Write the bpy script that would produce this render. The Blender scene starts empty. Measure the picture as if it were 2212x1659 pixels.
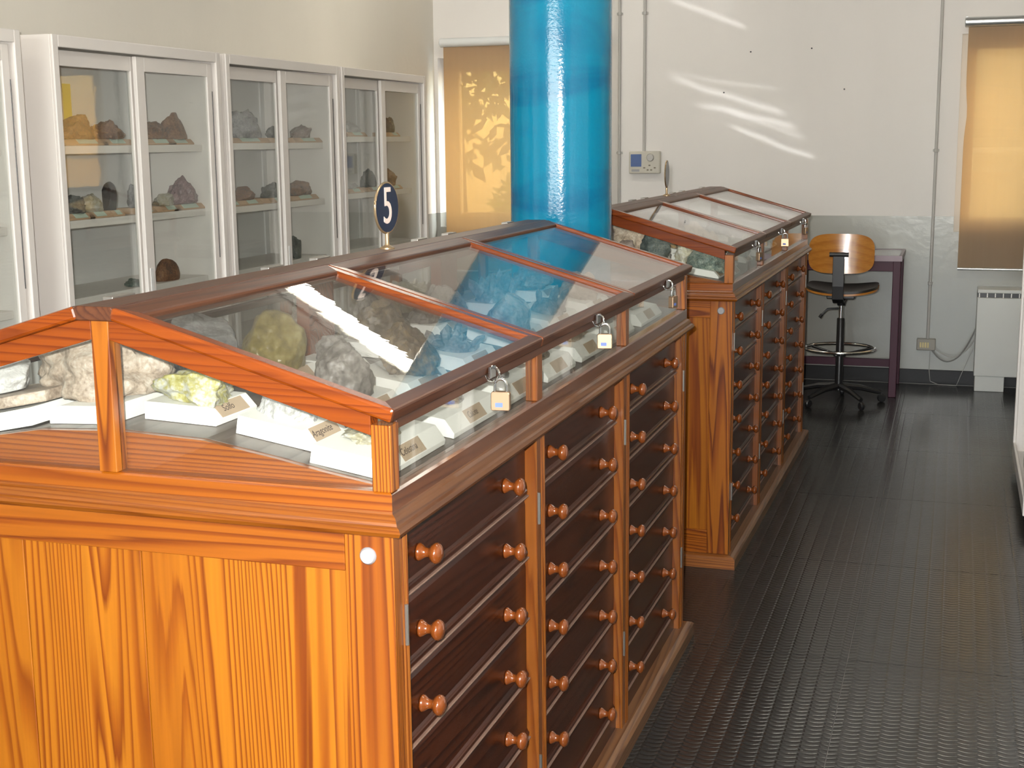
import bpy, bmesh, math, random
from mathutils import Vector, Matrix, noise, Euler

scene = bpy.context.scene
COL = scene.collection
PI = math.pi

# ------------------------------------------------------------------ camera
cam_d = bpy.data.cameras.new('camera')
cam_d.sensor_width = 36.0
cam_d.lens = 2924.3 / 2212.0 * 36.0
cam_d.clip_start = 0.05
cam = bpy.data.objects.new('camera', cam_d)
COL.objects.link(cam)
cam.location = (0.7165, -1.6541, 1.4518)
cam.rotation_euler = (1.3935, 0.0100, 0.3149)
scene.camera = cam

# ------------------------------------------------------------------ view
vs = scene.view_settings
vs.view_transform = 'Standard'
vs.look = 'None'
vs.exposure = 0.0
vs.gamma = 1.0
vs.use_curve_mapping = False
scene.cycles.use_denoising = True
scene.cycles.max_bounces = 10
scene.cycles.transparent_max_bounces = 24
scene.cycles.sample_clamp_indirect = 6.0

# ------------------------------------------------------------------ world, sun, flash
world = bpy.data.worlds.new('sky_world')
scene.world = world
world.use_nodes = True
wn = world.node_tree
wn.nodes.clear()
sky = wn.nodes.new('ShaderNodeTexSky')
sky.sky_type = 'NISHITA'
sky.sun_disc = False
sky.sun_elevation = math.radians(38)
sky.sun_rotation = math.radians(51)
bg = wn.nodes.new('ShaderNodeBackground')
bg.inputs['Strength'].default_value = 1.5
wo = wn.nodes.new('ShaderNodeOutputWorld')
wn.links.new(sky.outputs[0], bg.inputs[0])
wn.links.new(bg.outputs[0], wo.inputs[0])

sun_d = bpy.data.lights.new('sun', 'SUN')
sun_d.energy = 2.8
sun_d.angle = math.radians(0.6)
sun_d.color = (1.0, 0.93, 0.8)
sun = bpy.data.objects.new('sun', sun_d)
COL.objects.link(sun)
sun.rotation_euler = Vector((-0.74, -0.34, -0.58)).to_track_quat('-Z', 'Y').to_euler()

# the camera's own flash, just up and left of the lens
fl_d = bpy.data.lights.new('camera_flash', 'SPOT')
fl_d.energy = 520.0
fl_d.color = (1.0, 0.97, 0.93)
fl_d.shadow_soft_size = 0.013
fl_d.spot_size = math.radians(115)
fl_d.spot_blend = 0.5
flash = bpy.data.objects.new('camera_flash', fl_d)
COL.objects.link(flash)
cm = Euler(cam.rotation_euler).to_matrix()
flash.location = Vector(cam.location) + cm @ Vector((-0.045, 0.055, 0.0))
flash.rotation_euler = cam.rotation_euler
TUBE_STRENGTH = 33.0

# fill lamp added behind the camera, in the opening of an added window
dl_d = bpy.data.lights.new('window_daylight', 'AREA')
dl_d.shape = 'RECTANGLE'; dl_d.size = 3.6; dl_d.size_y = 1.9
dl_d.energy = 190.0
dl_d.color = (1.0, 0.985, 0.96)
fill_lamp = bpy.data.objects.new('window_daylight', dl_d)
COL.objects.link(fill_lamp)
fill_lamp.location = (-0.5, -7.02, 1.75)
fill_lamp.rotation_euler = (PI / 2, 0, 0)

# ------------------------------------------------------------------ helpers
def tag(o, label, cat, group=None):
    o['label'] = label
    o['category'] = cat
    if group:
        o['group'] = group
    return o

def empty(name, loc=(0, 0, 0), rz=0.0):
    o = bpy.data.objects.new(name, None)
    o.empty_display_size = 0.05
    COL.objects.link(o)
    o.location = loc
    o.rotation_euler = (0, 0, rz)
    return o

def copy_tree(o, parent=None):
    c = o.copy()
    COL.objects.link(c)
    c.parent = parent
    for ch in o.children:
        copy_tree(ch, c)
    return c

class MB:
    def __init__(s):
        s.v = []
        s.f = []
    def add(s, verts, faces):
        n = len(s.v)
        s.v += [tuple(v) for v in verts]
        s.f += [tuple(i + n for i in f) for f in faces]
        return s
    def box(s, x0, x1, y0, y1, z0, z1):
        return s.add([(x0, y0, z0), (x1, y0, z0), (x1, y1, z0), (x0, y1, z0),
                      (x0, y0, z1), (x1, y0, z1), (x1, y1, z1), (x0, y1, z1)],
                     [(0, 3, 2, 1), (4, 5, 6, 7), (0, 1, 5, 4), (1, 2, 6, 5), (2, 3, 7, 6), (3, 0, 4, 7)])
    def prism(s, prof, axis, a, b):
        n = len(prof)
        def P(p, t):
            if axis == 'x': return (t, p[0], p[1])
            if axis == 'y': return (p[0], t, p[1])
            return (p[0], p[1], t)
        vs_ = [P(p, a) for p in prof] + [P(p, b) for p in prof]
        fs = [(i, (i + 1) % n, (i + 1) % n + n, i + n) for i in range(n)]
        fs += [tuple(range(n - 1, -1, -1)), tuple(range(n, 2 * n))]
        return s.add(vs_, fs)
    def ring(s, x0, x1, y0, y1, prof, close=True):
        # profile of (outward offset, z) swept round a rectangle, mitred corners
        m = len(prof)
        vs_ = []
        for (o, z) in prof:
            vs_ += [(x0 - o, y0 - o, z), (x1 + o, y0 - o, z), (x1 + o, y1 + o, z), (x0 - o, y1 + o, z)]
        fs = []
        for i in range(m if close else m - 1):
            j = (i + 1) % m
            for k in range(4):
                l = (k + 1) % 4
                fs.append((i * 4 + k, i * 4 + l, j * 4 + l, j * 4 + k))
        return s.add(vs_, fs)
    def ring_side(s, x0, x1, y0, y1, prof, k):
        m = len(prof); vs_ = []
        for (o, z) in prof:
            c4 = [(x0 - o, y0 - o, z), (x1 + o, y0 - o, z), (x1 + o, y1 + o, z), (x0 - o, y1 + o, z)]
            vs_ += [c4[k], c4[(k + 1) % 4]]
        fs = [(2 * i, 2 * i + 1, 2 * ((i + 1) % m) + 1, 2 * ((i + 1) % m)) for i in range(m)]
        fs += [tuple(2 * i for i in range(m - 1, -1, -1)), tuple(2 * i + 1 for i in range(m))]
        return s.add(vs_, fs)
    def lathe(s, prof, axis='z', c=(0, 0, 0), n=20):
        # profile of (radius, height)
        vs_ = []
        for (r, h) in prof:
            for k in range(n):
                a = 2 * PI * k / n
                u, w = r * math.cos(a), r * math.sin(a)
                p = {'z': (u, w, h), 'x': (h, u, w), 'y': (w, h, u)}[axis]
                vs_.append((p[0] + c[0], p[1] + c[1], p[2] + c[2]))
        m = len(prof)
        fs = [(i * n + k, i * n + (k + 1) % n, (i + 1) * n + (k + 1) % n, (i + 1) * n + k)
              for i in range(m - 1) for k in range(n)]
        if prof[0][0] > 1e-6: fs.append(tuple(range(n - 1, -1, -1)))
        if prof[-1][0] > 1e-6: fs.append(tuple((m - 1) * n + k for k in range(n)))
        return s.add(vs_, fs)
    def tube(s, path, r, n=8, closed=False):
        pts = [Vector(p) for p in path]
        m = len(pts)
        vs_ = []
        up = Vector((0.13, 0.27, 0.95)).normalized()
        for i, p in enumerate(pts):
            if closed: t = pts[(i + 1) % m] - pts[i - 1]
            else: t = pts[min(i + 1, m - 1)] - pts[max(i - 1, 0)]
            t.normalize()
            u = t.cross(up)
            if u.length < 1e-3: u = t.cross(Vector((1, 0, 0)))
            u.normalize(); w = t.cross(u)
            rr = r[i] if isinstance(r, (list, tuple)) else r
            for k in range(n):
                a = 2 * PI * k / n
                vs_.append(tuple(p + u * rr * math.cos(a) + w * rr * math.sin(a)))
        fs = []
        for i in range(m if closed else m - 1):
            j = (i + 1) % m
            for k in range(n):
                fs.append((i * n + k, i * n + (k + 1) % n, j * n + (k + 1) % n, j * n + k))
        if not closed:
            fs.append(tuple(range(n - 1, -1, -1)))
            fs.append(tuple((m - 1) * n + k for k in range(n)))
        return s.add(vs_, fs)
    def mesh(s, name, mat):
        me = bpy.data.meshes.new(name)
        me.from_pydata(s.v, [], s.f)
        if mat: me.materials.append(mat)
        bm = bmesh.new(); bm.from_mesh(me)
        bmesh.ops.recalc_face_normals(bm, faces=bm.faces)
        bm.to_mesh(me); bm.free()
        return me
    def build(s, name, mat, parent=None, loc=(0, 0, 0), rot=(0, 0, 0), smooth=False, bevel=0.0, seg=2, kind=None):
        me = s.mesh(name, mat)
        o = bpy.data.objects.new(name, me)
        COL.objects.link(o)
        o.parent = parent
        o.location = loc; o.rotation_euler = rot
        if smooth:
            for p in me.polygons: p.use_smooth = True
            try: me.set_sharp_from_angle(angle=math.radians(40))
            except Exception: pass
        if bevel:
            md = o.modifiers.new('bevel', 'BEVEL')
            md.width = bevel; md.segments = seg; md.limit_method = 'ANGLE'
            md.angle_limit = math.radians(35)
        if kind: o['kind'] = kind
        return o

def put(name, me, parent, loc=(0, 0, 0), rot=(0, 0, 0)):
    o = bpy.data.objects.new(name, me)
    COL.objects.link(o); o.parent = parent
    o.location = loc; o.rotation_euler = rot
    return o

def text_obj(name, body, size, mat, parent, mtx, extrude=0.0003, shear=0.0):
    cu = bpy.data.curves.new(name, 'FONT')
    cu.body = body; cu.size = size; cu.align_x = 'CENTER'; cu.align_y = 'CENTER'
    cu.extrude = extrude; cu.shear = shear; cu.resolution_u = 4
    t = bpy.data.objects.new(name + '_curve', cu)
    COL.objects.link(t)
    dg = bpy.context.evaluated_depsgraph_get()
    me = bpy.data.meshes.new_from_object(t.evaluated_get(dg))
    bpy.data.objects.remove(t, do_unlink=True)
    me.name = name
    me.materials.clear(); me.materials.append(mat)
    o = bpy.data.objects.new(name, me)
    COL.objects.link(o); o.parent = parent
    o.matrix_local = mtx
    return o

# ------------------------------------------------------------------ materials
def nt(name):
    m = bpy.data.materials.new(name)
    m.use_nodes = True
    t = m.node_tree
    b = t.nodes['Principled BSDF']
    return m, t, b

def col4(c): return (c[0], c[1], c[2], 1.0)

def plain(name, c, rough=0.5, metal=0.0, var=0.0, scale=8.0, bump=0.0, bscale=60.0, spec=0.5, coat=0.0, rvar=0.0):
    m, t, b = nt(name)
    b.inputs['Roughness'].default_value = rough
    b.inputs['Metallic'].default_value = metal
    b.inputs['Specular IOR Level'].default_value = spec
    b.inputs['Coat Weight'].default_value = coat
    b.inputs['Coat Roughness'].default_value = 0.08
    tc = t.nodes.new('ShaderNodeTexCoord')
    nz = t.nodes.new('ShaderNodeTexNoise'); nz.inputs['Scale'].default_value = scale
    nz.inputs['Detail'].default_value = 4
    t.links.new(tc.outputs['Object'], nz.inputs['Vector'])
    mx = t.nodes.new('ShaderNodeMix'); mx.data_type = 'RGBA'
    mx.inputs[6].default_value = col4([x * (1 - var) for x in c])
    mx.inputs[7].default_value = col4([min(1, x * (1 + var)) for x in c])
    t.links.new(nz.outputs['Fac'], mx.inputs[0])
    t.links.new(mx.outputs[2], b.inputs['Base Color'])
    if rvar:
        mr = t.nodes.new('ShaderNodeMapRange')
        mr.inputs['To Min'].default_value = max(0, rough - rvar); mr.inputs['To Max'].default_value = rough + rvar
        t.links.new(nz.outputs['Fac'], mr.inputs['Value']); t.links.new(mr.outputs[0], b.inputs['Roughness'])
    if bump:
        n2 = t.nodes.new('ShaderNodeTexNoise'); n2.inputs['Scale'].default_value = bscale
        n2.inputs['Detail'].default_value = 3
        t.links.new(tc.outputs['Object'], n2.inputs['Vector'])
        bp = t.nodes.new('ShaderNodeBump'); bp.inputs['Strength'].default_value = bump
        bp.inputs['Distance'].default_value = 0.002
        t.links.new(n2.outputs['Fac'], bp.inputs['Height'])
        t.links.new(bp.outputs[0], b.inputs['Normal'])
    return m

def wood(name, light, mid, dark, axis='z', freq=42.0, along=0.07, rough=0.28, coat=0.35, wob=0.06, dist=2.2, knots=0.0):
    m, t, b = nt(name)
    N, L = t.nodes, t.links
    tc = N.new('ShaderNodeTexCoord')
    oi = N.new('ShaderNodeObjectInfo')
    vm = N.new('ShaderNodeVectorMath'); vm.operation = 'SCALE'
    vm.inputs[0].default_value = (3.1, 5.7, 4.3)
    L.new(oi.outputs['Random'], vm.inputs['Scale'])
    ad = N.new('ShaderNodeVectorMath'); ad.operation = 'ADD'
    L.new(tc.outputs['Object'], ad.inputs[0]); L.new(vm.outputs[0], ad.inputs[1])
    mp = N.new('ShaderNodeMapping')
    sc = {'x': (along, 1, 1), 'y': (1, along, 1), 'z': (1, 1, along)}[axis]
    mp.inputs['Scale'].default_value = sc
    L.new(ad.outputs[0], mp.inputs['Vector'])
    # slow wander of the growth rings
    n1 = N.new('ShaderNodeTexNoise'); n1.inputs['Scale'].default_value = 5.0; n1.inputs['Detail'].default_value = 2.0
    L.new(mp.outputs[0], n1.inputs['Vector'])
    sb = N.new('ShaderNodeVectorMath'); sb.operation = 'SUBTRACT'; sb.inputs[1].default_value = (0.5, 0.5, 0.5)
    L.new(n1.outputs['Color'], sb.inputs[0])
    s2 = N.new('ShaderNodeVectorMath'); s2.operation = 'SCALE'; s2.inputs['Scale'].default_value = wob * 2
    L.new(sb.outputs[0], s2.inputs[0])
    a2 = N.new('ShaderNodeVectorMath'); a2.operation = 'ADD'
    L.new(mp.outputs[0], a2.inputs[0]); L.new(s2.outputs[0], a2.inputs[1])
    wv = N.new('ShaderNodeTexWave'); wv.wave_type = 'BANDS'; wv.bands_direction = 'DIAGONAL'
    wv.wave_profile = 'SAW'
    wv.inputs['Scale'].default_value = freq / 2.0; wv.inputs['Distortion'].default_value = dist
    wv.inputs['Detail'].default_value = 2.0; wv.inputs['Detail Scale'].default_value = 1.2
    L.new(a2.outputs[0], wv.inputs['Vector'])
    rp = N.new('ShaderNodeValToRGB')
    e = rp.color_ramp.elements
    e[0].position = 0.0; e[0].color = col4(light)
    e[1].position = 1.0; e[1].color = col4(light)
    x = e.new(0.42); x.color = col4(light)
    x = e.new(0.66); x.color = col4(mid)
    x = e.new(0.86); x.color = col4(dark)
    L.new(wv.outputs['Fac'], rp.inputs[0])
    # fibres and slow tone changes
    n2 = N.new('ShaderNodeTexNoise'); n2.inputs['Scale'].default_value = 140.0; n2.inputs['Detail'].default_value = 2.0
    L.new(mp.outputs[0], n2.inputs['Vector'])
    n3 = N.new('ShaderNodeTexNoise'); n3.inputs['Scale'].default_value = 9.0; n3.inputs['Detail'].default_value = 2.0
    L.new(mp.outputs[0], n3.inputs['Vector'])
    r3 = N.new('ShaderNodeMapRange'); r3.inputs['From Min'].default_value = 0.4; r3.inputs['From Max'].default_value = 0.75
    r3.inputs['To Min'].default_value = 0.0; r3.inputs['To Max'].default_value = 0.75
    L.new(n3.outputs['Fac'], r3.inputs['Value'])
    m1 = N.new('ShaderNodeMix'); m1.data_type = 'RGBA'
    L.new(r3.outputs[0], m1.inputs[0]); L.new(rp.outputs[0], m1.inputs[6]); m1.inputs[7].default_value = col4(mid)
    r2 = N.new('ShaderNodeMapRange'); r2.inputs['To Min'].default_value = 0.78; r2.inputs['To Max'].default_value = 1.18
    L.new(n2.outputs['Fac'], r2.inputs['Value'])
    m2 = N.new('ShaderNodeMix'); m2.data_type = 'RGBA'; m2.blend_type = 'MULTIPLY'; m2.inputs[0].default_value = 1.0
    L.new(m1.outputs[2], m2.inputs[6])
    cb = N.new('ShaderNodeCombineColor')
    for i in range(3): L.new(r2.outputs[0], cb.inputs[i])
    L.new(cb.outputs[0], m2.inputs[7])
    L.new(m2.outputs[2], b.inputs['Base Color'])
    b.inputs['Roughness'].default_value = rough
    b.inputs['Coat Weight'].default_value = coat
    b.inputs['Coat Roughness'].default_value = 0.12
    bp = N.new('ShaderNodeBump'); bp.inputs['Strength'].default_value = 0.12; bp.inputs['Distance'].default_value = 0.001
    L.new(wv.outputs['Fac'], bp.inputs['Height']); L.new(bp.outputs[0], b.inputs['Normal'])
    return m

def glass(name, tint=(0.96, 0.985, 0.97), wavy=0.0, dust=0.0):
    m, t, b = nt(name)
    N, L = t.nodes, t.links
    N.remove(b)
    out = N['Material Output']
    geo = N.new('ShaderNodeNewGeometry')
    mr = N.new('ShaderNodeMapRange'); mr.inputs['To Min'].default_value = 1.52; mr.inputs['To Max'].default_value = 1 / 1.52
    L.new(geo.outputs['Backfacing'], mr.inputs['Value'])
    fr = N.new('ShaderNodeFresnel'); L.new(mr.outputs[0], fr.inputs['IOR'])
    tr = N.new('ShaderNodeBsdfTransparent'); tr.inputs[0].default_value = col4(tint)
    gl = N.new('ShaderNodeBsdfAnisotropic'); gl.inputs['Roughness'].default_value = 0.0
    gl.inputs[0].default_value = (1, 1, 1, 1)
    if wavy:
        tc = N.new('ShaderNodeTexCoord')
        nz = N.new('ShaderNodeTexNoise'); nz.inputs['Scale'].default_value = 22.0; nz.inputs['Detail'].default_value = 1.5
        mp = N.new('ShaderNodeMapping'); mp.inputs['Scale'].default_value = (1.0, 1.5, 1.0)
        L.new(tc.outputs['Object'], mp.inputs[0]); L.new(mp.outputs[0], nz.inputs['Vector'])
        bp = N.new('ShaderNodeBump'); bp.inputs['Strength'].default_value = wavy; bp.inputs['Distance'].default_value = 0.002
        L.new(nz.outputs['Fac'], bp.inputs['Height']); L.new(bp.outputs[0], gl.inputs['Normal'])
    mx = N.new('ShaderNodeMixShader')
    L.new(fr.outputs[0], mx.inputs[0]); L.new(tr.outputs[0], mx.inputs[1]); L.new(gl.outputs[0], mx.inputs[2])
    last = mx
    if dust:
        df = N.new('ShaderNodeBsdfDiffuse'); df.inputs[0].default_value = (0.75, 0.73, 0.7, 1)
        tc2 = N.new('ShaderNodeTexCoord'); nd = N.new('ShaderNodeTexNoise'); nd.inputs['Scale'].default_value = 7.0
        nd.inputs['Detail'].default_value = 8.0
        L.new(tc2.outputs['Object'], nd.inputs['Vector'])
        md = N.new('ShaderNodeMapRange'); md.inputs['From Min'].default_value = 0.35; md.inputs['From Max'].default_value = 0.75
        md.inputs['To Min'].default_value = dust * 0.5; md.inputs['To Max'].default_value = dust * 1.5
        L.new(nd.outputs['Fac'], md.inputs['Value'])
        m3 = N.new('ShaderNodeMixShader'); L.new(md.outputs[0], m3.inputs[0])
        L.new(last.outputs[0], m3.inputs[1]); L.new(df.outputs[0], m3.inputs[2]); last = m3
    L.new(last.outputs[0], out.inputs[0])
    return m

def stone(name, cols, scale=14.0, rough=0.6, bump=0.5, bscale=70.0, trans=0.0, spark=0.0):
    m, t, b = nt(name)
    N, L = t.nodes, t.links
    tc = N.new('ShaderNodeTexCoord'); oi = N.new('ShaderNodeObjectInfo')
    vm = N.new('ShaderNodeVectorMath'); vm.operation = 'SCALE'; vm.inputs[0].default_value = (7.3, 2.9, 5.1)
    L.new(oi.outputs['Random'], vm.inputs['Scale'])
    ad = N.new('ShaderNodeVectorMath'); L.new(tc.outputs['Object'], ad.inputs[0]); L.new(vm.outputs[0], ad.inputs[1])
    n1 = N.new('ShaderNodeTexNoise'); n1.inputs['Scale'].default_value = scale; n1.inputs['Detail'].default_value = 6
    n1.inputs['Roughness'].default_value = 0.62
    L.new(ad.outputs[0], n1.inputs['Vector'])
    rp = N.new('ShaderNodeValToRGB'); e = rp.color_ramp.elements
    n = len(cols)
    e[0].position = 0.36; e[0].color = col4(cols[0]); e[1].position = 0.64; e[1].color = col4(cols[-1])
    for i in range(1, n - 1):
        x = e.new(0.36 + 0.28 * i / (n - 1)); x.color = col4(cols[i])
    n5 = N.new('ShaderNodeTexNoise'); n5.inputs['Scale'].default_value = scale * 6; n5.inputs['Detail'].default_value = 5
    L.new(ad.outputs[0], n5.inputs['Vector'])
    mxn = N.new('ShaderNodeMix'); mxn.data_type = 'FLOAT'; mxn.inputs[0].default_value = 0.42
    L.new(n1.outputs['Fac'], mxn.inputs[2]); L.new(n5.outputs['Fac'], mxn.inputs[3])
    L.new(mxn.outputs[0], rp.inputs[0]); L.new(rp.outputs[0], b.inputs['Base Color'])
    vo = N.new('ShaderNodeTexVoronoi'); vo.inputs['Scale'].default_value = bscale * 1.6
    L.new(ad.outputs[0], vo.inputs['Vector'])
    n2 = N.new('ShaderNodeTexNoise'); n2.inputs['Scale'].default_value = bscale * 1.8; n2.inputs['Detail'].default_value = 6
    L.new(ad.outputs[0], n2.inputs['Vector'])
    sm = N.new('ShaderNodeMath'); sm.operation = 'ADD'
    vs3 = N.new('ShaderNodeMath'); vs3.operation = 'MULTIPLY'; vs3.inputs[1].default_value = 0.35
    L.new(vo.outputs['Distance'], vs3.inputs[0]); L.new(vs3.outputs[0], sm.inputs[0]); L.new(n2.outputs['Fac'], sm.inputs[1])
    bp = N.new('ShaderNodeBump'); bp.inputs['Strength'].default_value = bump * 0.8; bp.inputs['Distance'].default_value = 0.0028
    L.new(sm.outputs[0], bp.inputs['Height']); L.new(bp.outputs[0], b.inputs['Normal'])
    b.inputs['Roughness'].default_value = rough
    if trans:
        b.inputs['Transmission Weight'].default_value = trans
        b.inputs['IOR'].default_value = 1.3
    return m

# woods
END_V = wood('pitch_pine_panel', (0.3224, 0.1074, 0.0056), (0.2224, 0.0578, 0.0027), (0.1339, 0.0248, 0.0010), 'z', 84, 0.035, 0.32, 0.2, 0.16, 3.0)
END_H = wood('pitch_pine_rail', (0.2804, 0.0794, 0.0046), (0.1872, 0.0429, 0.0023), (0.0980, 0.0169, 0.0010), 'x', 110, 0.03, 0.32, 0.2, 0.12, 3.0)
STILE = wood('pitch_pine_stile', (0.2990, 0.0916, 0.0056), (0.1950, 0.0452, 0.0023), (0.0849, 0.0137, 0.0008), 'z', 84, 0.03, 0.32, 0.2, 0.16, 3.0)
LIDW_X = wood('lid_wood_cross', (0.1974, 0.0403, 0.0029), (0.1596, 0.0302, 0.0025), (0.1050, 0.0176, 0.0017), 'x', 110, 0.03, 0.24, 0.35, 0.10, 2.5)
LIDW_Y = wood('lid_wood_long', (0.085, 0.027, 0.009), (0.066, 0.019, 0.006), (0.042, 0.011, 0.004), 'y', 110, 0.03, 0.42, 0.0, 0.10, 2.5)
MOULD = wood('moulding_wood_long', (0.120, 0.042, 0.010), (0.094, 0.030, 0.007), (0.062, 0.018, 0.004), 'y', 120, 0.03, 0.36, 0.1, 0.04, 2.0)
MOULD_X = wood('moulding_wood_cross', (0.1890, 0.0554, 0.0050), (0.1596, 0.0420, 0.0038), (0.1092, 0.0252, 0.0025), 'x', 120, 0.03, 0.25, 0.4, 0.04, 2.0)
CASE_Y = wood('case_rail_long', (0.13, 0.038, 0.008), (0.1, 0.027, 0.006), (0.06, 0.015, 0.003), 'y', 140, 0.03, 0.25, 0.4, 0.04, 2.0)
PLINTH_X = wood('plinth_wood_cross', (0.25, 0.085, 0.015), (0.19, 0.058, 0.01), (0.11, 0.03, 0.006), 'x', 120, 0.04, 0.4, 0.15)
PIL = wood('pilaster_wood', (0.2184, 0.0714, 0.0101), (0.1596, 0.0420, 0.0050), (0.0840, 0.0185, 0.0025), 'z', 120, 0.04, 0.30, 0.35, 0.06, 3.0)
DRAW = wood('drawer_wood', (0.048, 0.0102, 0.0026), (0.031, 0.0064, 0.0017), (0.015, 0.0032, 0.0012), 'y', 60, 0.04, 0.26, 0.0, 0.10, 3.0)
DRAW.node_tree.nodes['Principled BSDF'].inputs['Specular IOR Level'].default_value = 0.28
LEDGE = plain('dusty_ledge', (0.19, 0.115, 0.085), 0.5, var=0.3, scale=40)
KNOB = plain('turned_knob_wood', (0.16, 0.040, 0.007), 0.18, var=0.25, scale=50, coat=0.8)
DARKIN = plain('dark_carcass', (0.03, 0.012, 0.006), 0.7)
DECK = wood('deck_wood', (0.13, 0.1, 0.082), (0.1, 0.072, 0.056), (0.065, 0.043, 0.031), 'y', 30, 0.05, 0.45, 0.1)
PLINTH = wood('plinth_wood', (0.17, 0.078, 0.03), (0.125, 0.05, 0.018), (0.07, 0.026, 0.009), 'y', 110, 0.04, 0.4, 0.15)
GLASS = glass('cabinet_glass', (0.965, 0.98, 0.97), 0.03, 0.008)
GLASS_LID = glass('lid_glass', (0.97, 0.98, 0.97), 0.03, 0.002)
GLASS_W = glass('window_glass', (0.93, 0.96, 0.95))
CHROME = plain('bright_steel', (0.75, 0.75, 0.74), 0.12, 1.0)
BRASS = plain('padlock_brass', (0.36, 0.245, 0.155), 0.36, 0.8, var=0.1)
STEEL_D = plain('dull_steel', (0.35, 0.33, 0.30), 0.4, 0.9)
WHITE_P = plain('white_stand_paint', (0.86, 0.85, 0.81), 0.5, var=0.02)
PAPER = plain('aged_card', (0.45, 0.335, 0.23), 0.7, var=0.12, scale=30)
INK = plain('brown_ink', (0.06, 0.035, 0.025), 0.6)
BLUEINK = plain('blue_stamp', (0.10, 0.16, 0.45), 0.5)
PLASTIC_W = plain('white_plastic', (0.27, 0.27, 0.28), 0.3)
VIT = plain('enamelled_white_metal', (0.80, 0.755, 0.71), 0.38, var=0.03, scale=3)
VIT_IN = plain('grey_lining', (0.72, 0.715, 0.70), 0.5, var=0.04, scale=3)
BLACK = plain('black_plastic', (0.012, 0.012, 0.013), 0.35)
BLACKSH = plain('black_shadow_gap', (0.01, 0.01, 0.01), 0.8)

# ------------------------------------------------------------------ the room
YB = 6.705          # back wall
XL, XR = -2.53, 1.52
YF, ZC = -7.0, 3.05
def wall_material(name, upper, lower, zsplit):
    m, t, b = nt(name)
    N, L = t.nodes, t.links
    tc = N.new('ShaderNodeTexCoord'); sp = N.new('ShaderNodeSeparateXYZ')
    L.new(tc.outputs['Object'], sp.inputs[0])
    gt = N.new('ShaderNodeMath'); gt.operation = 'GREATER_THAN'; gt.inputs[1].default_value = zsplit
    L.new(sp.outputs['Z'], gt.inputs[0])
    nz = N.new('ShaderNodeTexNoise'); nz.inputs['Scale'].default_value = 1.6; nz.inputs['Detail'].default_value = 5
    mp = N.new('ShaderNodeMapping'); mp.inputs['Scale'].default_value = (1.5, 1.5, 0.35)
    L.new(tc.outputs['Object'], mp.inputs[0]); L.new(mp.outputs[0], nz.inputs['Vector'])
    mr = N.new('ShaderNodeMapRange'); mr.inputs['To Min'].default_value = 0.92; mr.inputs['To Max'].default_value = 1.05
    L.new(nz.outputs['Fac'], mr.inputs['Value'])
    mx = N.new('ShaderNodeMix'); mx.data_type = 'RGBA'
    mx.inputs[6].default_value = col4(lower); mx.inputs[7].default_value = col4(upper)
    L.new(gt.outputs[0], mx.inputs[0])
    mm = N.new('ShaderNodeVectorMath'); mm.operation = 'SCALE'
    L.new(mx.outputs[2], mm.inputs[0]); L.new(mr.outputs[0], mm.inputs['Scale'])
    L.new(mm.outputs[0], b.inputs['Base Color'])
    # the dado is gloss paint, the wall above is matt
    rr = N.new('ShaderNodeMapRange'); rr.inputs['To Min'].default_value = 0.22; rr.inputs['To Max'].default_value = 0.8
    L.new(gt.outputs[0], rr.inputs['Value']); L.new(rr.outputs[0], b.inputs['Roughness'])
    n2 = N.new('ShaderNodeTexNoise'); n2.inputs['Scale'].default_value = 28.0; n2.inputs['Detail'].default_value = 4
    L.new(tc.outputs['Object'], n2.inputs['Vector'])
    bp = N.new('ShaderNodeBump'); bp.inputs['Strength'].default_value = 0.16; bp.inputs['Distance'].default_value = 0.005
    L.new(n2.outputs['Fac'], bp.inputs['Height']); L.new(bp.outputs[0], b.inputs['Normal'])
    return m
WALLM = wall_material('painted_wall_with_gloss_dado', (0.76, 0.735, 0.71), (0.36, 0.365, 0.335), 0.995)
WALLS = wall_material('painted_side_wall', (0.74, 0.705, 0.63), (0.37, 0.375, 0.345), 0.995)

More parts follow.
